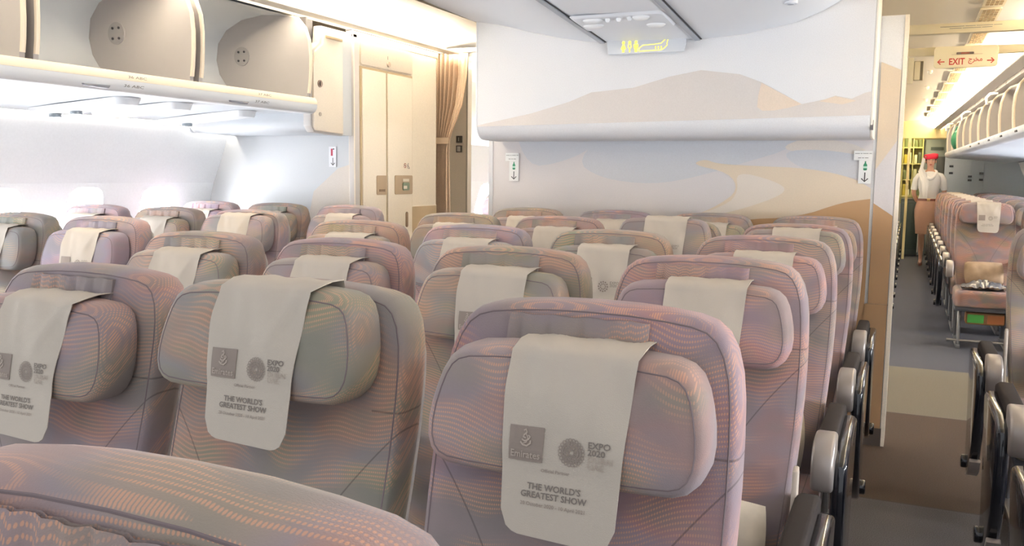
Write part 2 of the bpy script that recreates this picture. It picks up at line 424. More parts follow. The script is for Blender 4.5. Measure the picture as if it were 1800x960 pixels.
# painted dunes (x, z) on the lower wall
def soft(P):
    for _ in range(2):
        Q = []
        for i in range(len(P)):
            a, c = P[i], P[(i+1) % len(P)]
            if abs(a[0]+.17) < .01 and abs(c[0]+.17) < .01 or a[1] < .1 or c[1] < .1 or (a[1] > 1.58 and c[1] > 1.58): Q += [a, c]
            else: Q += [(a[0]*.75+c[0]*.25, a[1]*.75+c[1]*.25), (a[0]*.25+c[0]*.75, a[1]*.25+c[1]*.75)]
        P = Q
    return P
b.poly([(XL_, .09), (-.17, .09), (-.17, 1.6), (XL_, 1.6)], fm(0), 5)
b.poly(soft([(-2.08, 1.6), (-1.45, 1.6), (-1.6, 1.46), (-1.8, 1.38), (-1.98, 1.36)]), fm(1), 6)
b.poly(soft([(-1.45, 1.6), (-.45, 1.6), (-.55, 1.46), (-.75, 1.40), (-1.0, 1.32), (-1.25, 1.27), (-1.55, 1.30), (-1.7, 1.40)]), fm(2), 6)
b.poly(soft([(-.62, 1.46), (-.48, 1.52), (-.2, 1.48), (-.17, 1.36), (-.4, 1.43)]), fm(3), 7)
b.poly(soft([(-.60, 1.45), (-.4, 1.46), (-.17, 1.42), (-.17, 1.31), (-.35, 1.33), (-.52, 1.37)]), fm(4), 6)
b.poly(soft([(-1.05, 1.38), (-.98, 1.41), (-.92, 1.385), (-.75, 1.375), (-.45, 1.365), (-.25, 1.32), (-.17, 1.27), (-.17, .09), (-1.25, .09), (-1.05, 1.10), (-.9, 1.17), (-.8, 1.25), (-.85, 1.34)]), fm(5), 8)
b.poly(soft([(-.82, 1.35), (-.62, 1.30), (-.55, 1.25), (-.7, 1.18), (-.9, 1.12), (-1.1, 1.09), (-.86, 1.17), (-.80, 1.24)]), fm(6), 7)
b.poly(soft([(-1.25, .09), (-1.02, 1.02), (-.8, 1.10), (-.5, 1.12), (-.3, 1.20), (-.17, 1.22), (-.17, .09)]), fm(7), 9)
b.poly([(-.155, .71), (XR_-.004, .71), (XR_-.004, 1.83), (-.155, 1.87)], fm(8), 8)
b.poly([(-.155, .71), (XR_-.004, .71), (XR_-.004, 1.14), (-.155, 1.20)], fm(9), 9)
b.poly([(-.155, 1.20), (XR_-.004, 1.14), (XR_-.004, 1.50), (-.155, 1.36)], fm(10), 5)
b.poly([(-.17, .09), (XR_-.004, .09), (XR_-.004, .706), (-.17, .706)], fm(11), 9)
struct(b.build('wall_back_center', [SKYM, mat('trim_grey', (206, 206, 208), .45), CREAM, mat('joint_line', (160, 130, 98), .6), mat('bulkhead_kick', (88, 78, 72), .6), SAND_G, SAND_B, SAND_P, SAND_Y, SAND_O], bevel=0))
# overhead box
OB0, OB1, YO = -2.145, -.178, 4.30
prof = [(YB-.012, 2.20), (YO, 2.20), (YO, 1.60)]
for k in range(1, 8):
    t = math.radians(90*k/7); prof.append((YO+.10-.10*math.cos(t), 1.60-.098*math.sin(t)))
prof.append((YB-.012, 1.502))
o_ = thing('overhead_box', 'white overhead stowage box printed with a sand dune, fixed on the mural bulkhead', 'overhead box', (0, 0, 0))
b = MB(); b.prism(prof, 'x', OB0, OB1, 0)
fo = lambda d: (lambda x, z: (x, YO-.001-d*.0006, z))
ridge = [(-2.145, 1.575), (-2.10, 1.585), (-1.83, 1.635), (-1.62, 1.69), (-1.50, 1.735), (-1.28, 1.752), (-1.10, 1.80), (-.945, 1.826), (-.76, 1.80), (-.655, 1.758), (-.475, 1.655), (-.37, 1.675), (-.33, 1.69), (-.26, 1.675), (-.205, 1.70), (-.18, 1.705)]
b.poly(ridge+[(-.18, 1.60), (-2.145, 1.57)], fo(0), 1)
b.poly([(-.66, 1.757), (-.475, 1.655), (-.53, 1.64), (-.60, 1.628), (-.65, 1.628), (-.675, 1.645), (-.672, 1.70)], fo(1), 2)
b.poly([(-.40, 1.666), (-.33, 1.688), (-.24, 1.665), (-.30, 1.650)], fo(2), 2)
b.build('box_body', [SKYM, DUNE, DUNE_L], o_, ang=50)
b = MB(); b.prism([(y, z) for y, z in prof], 'x', OB1, OB1+.012, 0); b.build('end_cap', [WHITE_W], o_, bevel=.003)
b = MB(); b.prism([(y-.002, z-.001) for y, z in prof], 'x', OB0-.010, OB0, 0); b.build('end_cap', [WHITE], o_, bevel=.003)
b = MB(); b.box(OB1+.002, OB1+.014, YO+.01, YO+.03, 1.535, 1.58, 0); b.build('latch', [mat('latch_grey', (120, 116, 116), .3, .6)], o_)

# ---- ceilings
b = MB()
cz = [(-2.17, 2.125), (-2.02, 2.10), (-1.85, 2.055), (-1.68, 2.015), (-1.53, 1.988), (-1.40, 1.978), (-1.15, 1.972), (-.957, 1.972), (-.74, 1.985), (-.515, 2.025), (-.40, 2.070), (-.30, 2.125), (-.22, 2.20)]
def slope(y): return 0 if y > 4.3 else min(.16, (4.3-y)*.072)
rs = []
for y in (YO-.003, 4.1, 3.8, 3.4, 3.0, 2.6, 2.2, 1.6, Y0): rs.append([(x, y, z+slope(y)*(1 if -1.9 < x < -.4 else .3)) for x, z in cz])
b.rings(rs, 0, False, False, False)
struct(b.build('ceiling', [CEILM], recalc=False))
# aisle ceilings: port cove and starboard cove (lit by strips along the bins)
b = MB()
cp = [(-3.10, 2.16), (-3.02, 2.205), (-2.85, 2.235), (-2.55, 2.225), (-2.30, 2.175), (-2.17, 2.125)]
b.strip(cp, 'y', Y0, 5.9); b.strip([(x, z+.02) for x, z in cp], 'y', 5.9, Y1)
struct(b.build('ceiling_port_aisle', [WHITE_W], recalc=False))
b = MB()
rs = []
for y in (Y0, 4.8, 7, 16.4):
    t = 3*taper(y); rs.append([(-.24, y, 2.20), (-.23, y, 2.26), (-.1, y, 2.285), (.10, y, 2.30), (.30, y, 2.295), (.42-t*.5, y, 2.285)])
b.rings(rs, 0, False, False, False)
rs = []
for y in (Y0, 4.8, 7, 16.4):
    t = 3*taper(y); rs.append([(.42-t*.5, y, 2.285), (.54-t*.8, y, 2.28), (.66-t, y, 2.245), (.76-t, y, 2.18)])
b.rings(rs, 1, False, False, False)
for y in (6.4, 7.6, 8.8, 10.0, 11.2, 12.4, 13.6): b.strip([(-.22, 2.262), (-.1, 2.282), (.1, 2.2965), (.30, 2.2915)], 'y', y, y+.018, 2)
struct(b.build('ceiling_starboard_aisle', [CEIL_R, WHITE_W, mat('seam_light', (250, 244, 232), .5)], recalc=False))
b = MB(); b.quad((-2.30, YB+.1, 2.24), (-.2, YB+.1, 2.24), (-.2, Y1, 2.24), (-2.3, Y1, 2.24), 0)
b.quad((-2.2, YB+.15, 2.08), (-.2, YB+.15, 2.08), (-.2, YB+.15, 2.24), (-2.2, YB+.15, 2.24), 0)
struct(b.build('ceiling_aft', [CEIL_R], recalc=False))
# outer shell above the side bins so that no daylight leaks in
b = MB()
for sgn in (-1, 1):
    P = (lambda x: x) if sgn < 0 else (lambda x: 2*XC-x)
    b.strip([(P(-4.35), 0), (P(-4.4), 1.0), (P(-4.25), 1.6), (P(-3.9), 2.2), (P(-3.0), 2.5)], 'y', Y0, Y1)
b.strip([(-3.0, 2.5), (2*XC+3.0, 2.5)], 'y', Y0, Y1)
b.quad((-4.4, Y1, 0), (2.2, Y1, 0), (2.2, Y1, 2.5), (-4.4, Y1, 2.5))
struct(b.build('ceiling_shell', [WHITE_W], recalc=False))

def fine_print(b, words, xc, z, y, h, mi=0):
    """a line of print too small to read in the photograph: one thin dark bar per word"""
    gap = h*.9; x = xc-(sum(words)+gap*(len(words)-1))/2
    for w in words:
        b.quad((x, y, z-h*.3), (x+w, y, z-h*.3), (x+w, y, z+h*.3), (x, y, z+h*.3), mi); x += w+gap
# ================================================================== LIGHT STRIPS
def strip_light(name, x0, x1, y0, y1, z0, z1, e, rgb, label, n=1):
    m = mat(name+'_glow', rgb, .5, emit=e)
    b = MB(); b.quad((x0[0], y0, z0), (x0[1], y1, z0), (x1[1], y1, z1), (x1[0], y0, z1), 0)
    b.quad((x0[0], y0, z0-.012), (x0[1], y1, z0-.012), (x1[1], y1, z1-.012), (x1[0], y0, z1-.012), 1)
    b.quad((x0[0], y0, z0-.012), (x0[0], y0, z0), (x0[1], y1, z0), (x0[1], y1, z0-.012), 1)
    b.quad((x1[0], y0, z1-.012), (x1[0], y0, z1), (x1[1], y1, z1), (x1[1], y1, z1-.012), 1)
    return tag(b.build('light_strip', [m, WHITE_W], recalc=False), label, 'light strip', 'cabin light strips')
strip_light('cove_port', (-2.97, -2.97), (-2.88, -2.88), Y0, 5.5, 2.15, 2.15, COVE_LEFT, (255, 247, 234), 'warm white light strip along the top of the window bins by the lavatory')
strip_light('cove_port_aft', (-3.09, -3.0), (-2.99, -2.9), 6.2, 17, 2.15, 2.16, COVE_REAR, (255, 244, 226), 'warm white light strip beyond the tied curtain')
strip_light('cove_starboard', (.72, .72), (.82, .82), Y0, 6.2, 2.16, 2.15, COVE_RIGHT, (255, 240, 216), 'light strip over the starboard aisle seats of the forward cabin')
strip_light('cove_starboard_aft', (.655, .315), (.745, .405), 6.6, 16.3, 2.165, 2.155, COVE_REAR, (255, 242, 220), 'bright light strip running above the open bins of the aft cabin')
b = MB(); WASH = mat('wash_glow', (255, 246, 232), .5, emit=SIDE_WASH)
b.quad((-3.955, Y0, 1.588), (-3.955, YL, 1.588), (-3.925, YL, 1.592), (-3.925, Y0, 1.592), 0)
b.quad((-3.955, Y0, 1.600), (-3.955, YL, 1.600), (-3.925, YL, 1.604), (-3.925, Y0, 1.604), 1)
tag(b.build('light_strip', [WASH, WHITE], recalc=False), 'thin glowing strip along the top of the window sidewall', 'light strip', 'cabin light strips')

# ================================================================== PORT OVERHEAD BINS
LIN = [(-3.0, 1.715), (-3.15, 1.708), (-3.32, 1.712), (-3.46, 1.735), (-3.55, 1.785), (-3.605, 1.86), (-3.625, 1.94), (-3.61, 2.03), (-3.55, 2.10), (-3.44, 2.15), (-3.3, 2.168), (-3.12, 2.155)]
FRONT = [(-3.06, 2.135), (-3.015, 2.085), (-2.99, 2.02), (-2.982, 1.94), (-2.984, 1.86), (-2.99, 1.79), (-2.998, 1.74)]
def bin_unit(ya, yb_, label, tx, ty):
    r = thing('overhead_bin', label, 'overhead bin', (0, ya, 0), 'open overhead bins over the window seats')
    L = yb_-ya
    b = MB(); b.strip(LIN, 'y', .015, L-.015, 0); b.strip([(x*1.004-.006*0, z+(.02 if z > 1.9 else -.02)) for x, z in LIN], 'y', .015, L-.015, 0)
    b.build('bin_liner', [BINB], r, recalc=False)
    for y0, y1 in ((.012, .034), (L-.034, L-.012)):
        b = MB(); b.prism(LIN+FRONT, 'y', y0, y1, 0); e = b.build('end_wall', [BIN], r)
        b = MB(); b.tube([(x, (y0+y1)/2, z) for x, z in [(-3.14, 2.156)]+FRONT], .011, 8); b.build('edge_trim', [BINEDGE], e)
    b = MB(); b.disc((-3.44, L-.040, 1.952), 'y', .052, .006, 24, 0)
    for dx in (-.02, .02):
        for dz in (-.024, .024): b.disc((-3.44+dx, L-.044, 1.952+dz), 'y', .006, .005, 8, 1)
    b.build('hinge_disc', [BINDISC, DARK], r)
    b = MB(); b.box(-3.30, -3.08, -.010, .010, 1.74, 2.15, 0); b.build('gap_filler', [DARK], r)
    return r
bin_unit(.62, 1.45, 'open overhead bin two bays before the row number plates, mostly beyond the picture edge', 0, 0)
bin_unit(1.46, 2.29, 'open overhead bin cut by the top picture corner, third from the closet', 0, 0)
bin_unit(2.30, 3.13, 'open overhead bin with a red strap and grey hinge disc, second from the closet', 0, 0)
bin_unit(3.14, 3.985, 'empty open overhead bin with hinge disc, directly beside the closet', 0, 0)
b = MB(); b.prism([(-3.20, 1.9), (-3.16, 2.15), (-3.12, 2.15), (-3.17, 1.9)], 'y', 2.36, 2.372); b.tube([(-3.18, 2.366, 1.9), (-3.19, 2.368, 1.86)], .008, 6)
tag(b.build('hanging_strap', [mat('strap_red', (198, 54, 64), .6)]), 'red strap hanging inside the open bin near the picture edge', 'strap')
# rail under the bins
b = MB()
b.prism([(-3.0, 1.706), (-2.985, 1.718), (-2.972, 1.70), (-2.970, 1.682), (-2.99, 1.68), (-3.0, 1.69)], 'y', .6, 4.0, 0)
rp = [(-2.970, 1.6815)]
for k in range(1, 7):
    t = math.radians(k*15); rp.append((-3.01+.040*math.cos(t), 1.675-.042*math.sin(t)))
rp += [(-3.07, 1.634), (-3.07, 1.682)]
b.prism(rp, 'y', .6, 4.0, 1)
fr = lambda y0, z0: (lambda a, c: (-2.9685, y0-a, z0+c))
rail = b.build('bin_rail', [BINEDGE, WHITE], ang=50)
tag(rail, 'cream and white rail running under the row of open bins', 'rail')
for yy, tx in ((2.72, '36 ABC'), (3.52, '37 ABC')):
    b = MB()
    b.text(tx, .015, lambda a, c: (-2.9690+.0, yy+a*1.6, 1.692+c), 0, sx=1.3)
    b.build('row_number', [GREYTXT], rail, recalc=False)
    b = MB(); b.text(tx, .015, lambda a, c: (-2.9672-.012*(1-c/.015)*.6, yy-.02+a*1.7, 1.655+c), 0, sx=1.3)
    b.build('row_number', [GREYTXT], rail, recalc=False)
for yy in (2.50, 3.32):
    b = MB(); b.prism([(yy, 1.651), (yy+.13, 1.653), (yy+.12, 1.640), (yy+.01, 1.644)], 'x', -3.0, -2.966); b.build('bin_handle', [mat('handle_grey', (150, 152, 160), .35, .4)], rail, bevel=.002)
# service panel band between rail and sidewall
b = MB()
pz = lambda x: interp([(-3.95, 1.592), (-3.6, 1.622), (-3.3, 1.640), (-3.04, 1.642)], x)
xs = [-3.95, -3.8, -3.6, -3.45, -3.3, -3.15, -3.04]
cuts = [Y0, .9, 1.32, 1.75, 2.18, 2.30, 2.62, 2.72, 3.02, 3.12, 3.42, 3.98, 4.10]
for ya, yb_ in zip(cuts, cuts[1:]):
    b.strip([(x, pz(x)) for x in xs], 'y', ya+.003, yb_-.003, 0)
    b.strip([(x, pz(x)+.008) for x in xs], 'y', yb_-.004, yb_+.004, 1)
struct(b.build('trim_1', [mat('service_band', (206, 211, 216), .55), mat('panel_seam', (150, 155, 162), .6)], recalc=False))
def psu(y, x0, x1, label, vents):
    r = thing('service_unit', label, 'service panel', (0, y, 0), 'passenger service units under the bins')
    b = MB(); n = 8
    ol = rounded(x0, x1, -.07, .07, .05)
    b.rings([[(p[0], p[1], pz(p[0])-.001) for p in ol], [(x0+(p[0]-x0)*.97+.01, p[1]*.80, pz(p[0])-.034) for p in ol]], 0)
    b.build('unit_body', [WHITE], r, ang=30)
    for i, vx in enumerate(vents):
        b = MB(); b.disc((vx, -.01, pz(vx)-.052), 'z', .027, .020, 14, 0); b.disc((vx, -.01, pz(vx)-.054), 'z', .013, .004, 12, 1)
        b.build('air_vent', [mat('vent_grey', (150, 158, 164), .35, .3), DARK], r, bevel=.002)
    b = MB()
    for vx in (x0+.10, x0+.16): b.disc((vx, .035, pz(vx)-.040), 'z', .014, .006, 12, 0)
    b.build('reading_light', [WHITE_W], r)
psu(2.98, -3.86, -3.22, 'white service panel with two grey air vents under the bin with the hinge disc', (-3.72, -3.58))
psu(3.28, -3.80, -3.20, 'plain white service panel between the two vented ones', ())
psu(3.80, -3.88, -3.25, 'white service panel with one vent, next to the overhead closet', (-3.70,))
psu(2.20, -3.86, -3.25, 'white service panel cut by the picture edge under the bins', (-3.7,))
# fairing against the partition (white shelf-like end)
fp = [(YL-.001, 1.69), (4.02, 1.69), (4.012, 1.60)]
for k in range(1, 6):
    t = math.radians(k*18); fp.append((4.06-.048*math.cos(t), 1.585-.045*math.sin(t)))
fp += [(YL-.001, 1.535)]
b = MB(); b.prism(fp, 'x', -3.90, XLAV-.06, 0); b.disc((-3.90, 4.058, 1.582), 'x', .045, -.02, 14)
tag(b.build('overhead_fairing', [mat('fairing_white', (214, 218, 222), .5)], bevel=.004), 'white rounded fairing on the partition behind the window seats', 'fairing')
# overhead closet (aisle face with lock)
r = thing('overhead_closet', 'narrow cream overhead closet with a round lock, between bins and lavatory', 'closet', (0, 0, 0))
b = MB(); b.prism([(4.03, 1.535), (YL-.10, 1.525), (YL-.10, 2.12), (4.10, 2.12), (4.085, 2.03), (4.02, 1.98), (4.0, 1.9), (4.0, 1.57)], 'x', XLAV-.055, XLAV-.004, 0)
b.build('closet_body', [mat('closet_edge', (196, 190, 184), .4)], r, bevel=.004)
b = MB(); b.prism([(4.03, 1.545), (YL-.115, 1.535), (YL-.115, 2.085), (4.115, 2.085), (4.10, 2.02), (4.035, 1.975), (4.012, 1.9), (4.012, 1.565)], 'x', XLAV-.004, XLAV+.010, 0)
dr = b.build('closet_door', [CREAM], r, bevel=.003)
b = MB(); b.disc((XLAV+.010, 4.065, 1.801), 'x', .020, .006, 20, 0); b.disc((XLAV+.014, 4.065, 1.801), 'x', .014, .004, 16, 1); b.box(XLAV+.017, XLAV+.021, 4.061, 4.069, 1.789, 1.813, 0)
b.build('lock', [mat('lock_ring', (150, 132, 122), .3, .6), mat('lock_dark', (84, 70, 66), .4)], dr)
b = MB(); b.disc((XLAV+.010, 4.065, 1.635), 'x', .011, .004, 12, 0); b.build('screw', [mat('screw_grey', (170, 160, 150), .4, .5)], dr)
b = MB(); b.box(XLAV+.011, XLAV+.018, 4.12, YL-.125, 2.055, 2.07, 0); b.build('grip_rail', [CREAM_D], dr, bevel=.002)
b = MB(); b.box(-3.35, XLAV-.02, 3.99, 4.0, 1.74, 2.15, 0); b.box(-3.2, XLAV-.06, 4.0, 4.10, 1.95, 2.15, 0); b.build('hinge_cover', [DARK], r)
b = MB(); b.box(XLAV-.055, XLAV-.006, YL-.10, YL-.002, 1.53, 2.12, 0); b.build('side_panel', [WALLG], r)

# ================================================================== CURTAIN and panel beyond
r = thing('curtain', 'beige pleated curtain tied back beside the lavatory wall', 'curtain', (0, 0, 0))
b = MB()
CP = [(2.15, -3.115, -2.84, .030), (2.0, -3.11, -2.845, .030), (1.8, -3.105, -2.88, .028), (1.62, -3.10, -2.955, .022), (1.55, -3.098, -2.985, .016), (1.45, -3.10, -2.99, .020), (1.2, -3.105, -2.985, .024), (.8, -3.108, -2.98, .026), (.3, -3.11, -2.975, .026), (.05, -3.11, -2.975, .026)]
N = 90; rs = []
for z, xa, xb, am in CP:
    row = []
    for i in range(N+1):
        t = i/N; x = xa+(xb-xa)*t
        edge = min(1, t*8)*min(1, max(0, (0.80-t))*9) if z > 1.56 else min(1, t*8)
        row.append((x, 5.56+am*math.sin(t*2*PI*7.5)*max(edge, .12)-.02*t, z))
    rs.append(row)
b.rings(rs, 0, False, False, False); b.rings([[(x, y+.004, z) for x, y, z in rw] for rw in rs], 0, False, False, False)
b.build('curtain_cloth', [mat('curtain_beige', (214, 188, 162), .9, noise=.12, nscale=160, bump=.3, bscale=600)], r, recalc=False, ang=80)
b = MB()
tie = [(-3.105+.1225*t/10*1.0, 5.525-.012*math.sin(PI*t/10), 1.548) for t in range(11)]
b.rings([[(x, y, z+dz) for x, y, z in tie] for dz in (-.022, .022)]+[[(x, y+.006, z+dz) for x, y, z in tie] for dz in (.022, -.022)]+[[(x, y, z-.022) for x, y, z in tie]], 0, False, False, False)
b.build('tie_back', [mat('tie_beige', (206, 182, 156), .8)], r, recalc=False)
b = MB(); b.box(-3.12, -2.2, 5.545, 5.575, 2.155, 2.185, 0); tag(b.build('curtain_rail', [CREAM]), 'cream ceiling rail that carries the tied curtain', 'rail')
b = MB(); b.box(-4.1, -3.085, 6.0, 6.06, 0, 2.35, 0); b.box(-3.086, -3.072, 5.998, 6.062, 0, 2.35, 1)
struct(b.build('wall_cross_aisle', [CREAM, mat('edge_alu', (196, 188, 176), .4, .3)]))
r = thing('switch_panel', 'two small dark switch plates on the cream wall by the curtain', 'switch plate', (0, 0, 0))
for z in (1.577, 1.505):
    b = MB(); b.box(-3.165, -3.118, 5.988, 6.0, z-.026, z+.026, 0); b.box(-3.155, -3.128, 5.985, 5.988, z-.019, z+.019, 1 if z < 1.55 else 0); b.box(-3.144, -3.139, 5.983, 5.988, z-.014, z+.014, 1)
    b.build('switch', [mat('switch_dark', (84, 78, 70), .4), mat('switch_light', (206, 200, 190), .4)], r)
# handset pad at the sidewall beyond
b = MB(); b.prism(rounded(-3.29, -3.18, .95, 1.42, .04), 'y', 7.00, 7.05); tag(b.build('jump_seat', [mat('jump_grey', (112, 110, 112), .6)], bevel=.008), 'folded grey crew seat edge by the bright aft windows', 'crew seat')

# ================================================================== HANGING LAVATORY SIGN and service unit on the ceiling
def ceilz(x, y): return interp(cz, x)+slope(y)*(1 if -1.9 < x < -.4 else .3)
for nm, x0 in (('port', -1.443), ('starboard', -.965)):
    b = MB()
    ys = [Y0, 0, .8, 1.6, 2.2, 2.6, 3.0, 3.4, 3.8, 4.1, 4.29]
    rs = [[(x0-.012, y, ceilz(x0, y)+.004), (x0-.012, y, ceilz(x0, y)-.009), (x0+.012, y, ceilz(x0, y)-.009), (x0+.012, y, ceilz(x0, y)+.004)] for y in ys]
    b.rings(rs, 0); rs = [[(x0+.013, y, ceilz(x0, y)-.001), (x0+.013, y, ceilz(x0, y)-.004), (x0+.021, y, ceilz(x0, y)-.004), (x0+.021, y, ceilz(x0, y)-.001)] for y in ys]
    b.rings(rs, 1)
    struct(b.build('trim_2' if x0 < -1.2 else 'trim_3', [mat('rail_grey', (176, 180, 188), .4, .2), DARK]))
r = thing('service_unit', 'ceiling service panel with white reading lights above the hanging lavatory sign', 'service panel', (-1.2, 3.86, 0), 'passenger service units under the bins')
zz0 = ceilz(-1.2, 3.86)
b = MB(); b.rings([[(p[0], p[1], zz0-p[1]*.072-.001) for p in rounded(-.22, .21, -.13, .13, .03)], [(p[0]*.95, p[1]*.9, zz0-p[1]*.072-.012) for p in rounded(-.22, .21, -.13, .13, .03)]], 0)
b.build('unit_body', [CEILM], r, ang=30)
for x, y, rx, ry in ((-.15, .02, .05, .028), (-.12, -.07, .05, .03), (.13, .06, .045, .03), (.10, -.08, .04, .028), (-.05, -.08, .012, .012), (0, -.08, .012, .012), (.05, -.085, .012, .012)):
    b = MB(); b.ball((x, y, zz0-y*.072-.010), rx, ry, .018, 14)
    b.build('reading_light' if rx > .02 else 'button', [WHITE], r)
r = thing('lavatory_sign', 'hanging translucent sign with yellow toilet figures and an aircraft outline', 'sign', (-1.215, 4.27, 1.982))
b = MB(); b.prism([(p[0]*(1-.04*(0 if p[1] > -.02 else 1)), p[1]) for p in rounded(-.2, .2, -.068, .004, .008)], 'y', 0, .012)
SIGN_P = mat('sign_plastic', (212, 216, 222), .25)
b.build('plate', [SIGN_P], r, bevel=.002)
YEL = mat('sign_yellow', (255, 236, 92), .4, emit=.75)
b = MB(); fs = lambda a, c: (a, -.0015, c)
def person(cx, kind):
    b.poly([(cx+.0075*math.cos(2*PI*i/12), -.014+.0085*math.sin(2*PI*i/12)) for i in range(12)], fs)
    if kind == 0: b.poly([(cx-.005, -.024), (cx+.005, -.024), (cx+.013, -.044), (cx+.006, -.046), (cx+.006, -.060), (cx-.006, -.060), (cx-.006, -.046), (cx-.013, -.044)], fs)
    if kind == 1: b.poly([(cx-.012, -.023), (cx+.012, -.023), (cx+.011, -.043), (cx+.007, -.045), (cx+.007, -.061), (cx-.007, -.061), (cx-.007, -.045), (cx-.011, -.043)], fs)
    if kind == 2:
        b.ribbon([(cx-.006, -.022), (cx-.008, -.036), (cx, -.044), (cx+.008, -.036), (cx+.006, -.022)], .004, fs); b.poly([(cx-.003, -.044), (cx+.003, -.044), (cx+.003, -.061), (cx-.003, -.061)], fs)
person(-.112, 0); person(-.080, 2); person(-.048, 1)
pl = [(-.036, -.054), (-.028, -.040), (-.012, -.030), (.05, -.027), (.078, -.024), (.098, -.006), (.112, -.003), (.106, -.026), (.108, -.034), (.096, -.046), (.080, -.056), (-.028, -.058)]
b.ribbon(pl, .0035, fs, 0, True)
for i in range(3): b.poly([(.048+i*.014, -.050), (.053+i*.014, -.050), (.053+i*.014, -.038), (.048+i*.014, -.038)], fs)
b.build('pictogram', [YEL], r, recalc=False)

# ================================================================== WALL SIGNS
def arrow(b, x, z0, z1, w, hw, fn, mi):
    b.poly([(x-w/2, z1), (x-w/2, z0+.003), (x+w/2, z0+.003), (x+w/2, z1)], fn, mi)
    b.ribbon([(x-hw, z0+hw), (x, z0), (x+hw, z0+hw)], w, fn, mi)
def bottle_sign(x, z, y, label, s=1.0):
    r = thing('bottle_sign', label, 'sign', (x, y, z), 'oxygen bottle signs on the mural wall')
    b = MB(); b.box(-.043, .041, -.0025, 0, .035, .080, 0); b.box(-.018, .040, -.0022, 0, -.078, .0345, 0); b.build('plate', [mat('sign_white', (226, 226, 224), .5)], r)
    b = MB(); fn = lambda a, c: (a+.011, -.0032, c)
    fine_print(b, (.022, .008, .024, .012), 0, .067, -.0032, .0036, 1); fine_print(b, (.014, .010, .016), 0, .046, -.0032, .0036, 1)
    b.poly([(-.003, .030), (.003, .030), (.003, .022), (.0085, .012), (.0085, -.010), (.006, -.014), (-.006, -.014), (-.0085, -.010), (-.0085, .012), (-.003, .022)], fn, 0)
    b.poly([(-.0088, .006), (.0088, .006), (.0088, -.004), (-.0088, -.004)], lambda a, c: (a+.011, -.0036, c), 2)
    arrow(b, 0, -.068, -.024, .005, .015, fn, 1)
    b.build('marks', [mat('bottle_green', (40, 130, 92), .5), mat('sign_ink', (66, 62, 60), .6), mat('bottle_pale', (176, 214, 196), .5)], r, recalc=False)
bottle_sign(-2.075, 1.358, YB-.006, 'small white sign with green bottle and arrow, on the mural near the curtain')
bottle_sign(-.212, 1.371, YB-.009, 'small white sign with green bottle and arrow, beside the attendant aisle')
r = thing('extinguisher_sign', 'small sign with red extinguisher and down arrow on the pale partition', 'sign', (-3.157, YL-.003, 1.41))
b = MB(); b.box(-.026, .026, -.002, 0, -.062, .058, 0); b.build('plate', [mat('sign_pale', (232, 232, 236), .5)], r)
b = MB(); fn = lambda a, c: (a, -.0028, c)
b.poly([(-.010, .046), (.002, .046), (.003, .040), (.003, .004), (-.011, .004), (-.011, .040)], fn, 0); b.poly([(.003, .046), (.014, .048), (.014, .040), (.003, .041)], fn, 1)
arrow(b, .003, -.052, -.008, .0045, .014, fn, 1); b.build('marks', [mat('ext_red', (190, 60, 84), .5), mat('sign_ink', (66, 62, 60), .6)], r, recalc=False)

# ================================================================== AFT: beams, exit sign, ceiling vents, starboard bins
BEAM = mat('beam_cream', (240, 226, 190), .5)
r = thing('ceiling_beam', 'cream cross beam with a small printed notice over the starboard aisle', 'beam', (0, 5.5, 0))
b = MB(); b.box(-.06, .60, 0, .05, 2.118, 2.172, 0); b.build('beam_body', [BEAM], r, bevel=.004)
b = MB(); fine_print(b, (.12, .05, .08, .04), .255, 2.153, -.002, .004); fine_print(b, (.06, .09, .05), .255, 2.143, -.002, .004); b.build('notice', [GREYTXT], r, recalc=False)
b = MB(); b.box(.575, .605, -.01, .06, 2.10, 2.24, 0); b.build('beam_end', [BEAM], r, bevel=.004)
r = thing('ceiling_beam', 'cream cross beam that carries the red exit sign', 'beam', (0, 6.55, 0))
b = MB(); b.box(-.07, .70, 0, .05, 2.132, 2.185, 0); b.build('beam_body', [BEAM], r, bevel=.004)
b = MB(); b.box(-.055, -.02, -.03, -.001, 1.95, 2.12, 0); b.box(-.02, .04, -.012, -.001, 1.97, 2.10, 1); b.box(-.015, .02, -.016, -.010, 1.975, 2.095, 0); b.build('hinge_box', [BEAM, mat('slot_dark', (120, 104, 78), .6)], r, bevel=.003)
r = thing('exit_sign', 'cream sign reading EXIT in red with Arabic and two arrows', 'sign', (.283, 6.47, 2.105))
b = MB(); b.prism(rounded(-.185, .185, -.066, .072, .022), 'y', 0, .028, 0); b.build('sign_body', [mat('exit_cream', (246, 230, 190), .4, emit=.12)], r, bevel=.006)
b = MB(); fe = lambda a, c: (a, -.0015, c)
b.text('EXIT', .058, lambda a, c: (a-.098, -.0015, c-.046), 0, sx=.78, bold=.0012)
b.text('\uFE9D\uFEAE\uFEA8\uFEE3', .043, lambda a, c: (a+.016, -.0015, c-.028), 0, sx=.86, bold=.0006)
for sg in (-1, 1):
    b.ribbon([(sg*.122, -.026), (sg*.160, -.026)], .007, fe); b.ribbon([(sg*.145, -.010), (sg*.162, -.026), (sg*.145, -.042)], .007, fe)
b.build('lettering', [mat('exit_red', (186, 64, 44), .5, emit=.25)], r, recalc=False)
b = MB(); b.prism(rounded(-.055, .045, .018, .031, .004), 'y', -.008, 0, 0); b.prism(rounded(-.03, .02, .020, .029, .003), 'y', -.011, -.007, 1); b.prism(rounded(-.085, .095, .015, .020, .002), 'y', -.002, 0, 2)
b.build('lamp_slot', [mat('slot_grey', (140, 124, 112), .4), mat('slot_red', (190, 110, 84), .4), BEAM], r)
ords = ['first', 'second', 'third', 'fourth', 'fifth', 'sixth', 'seventh', 'eighth', 'ninth', 'tenth', 'eleventh', 'twelfth']
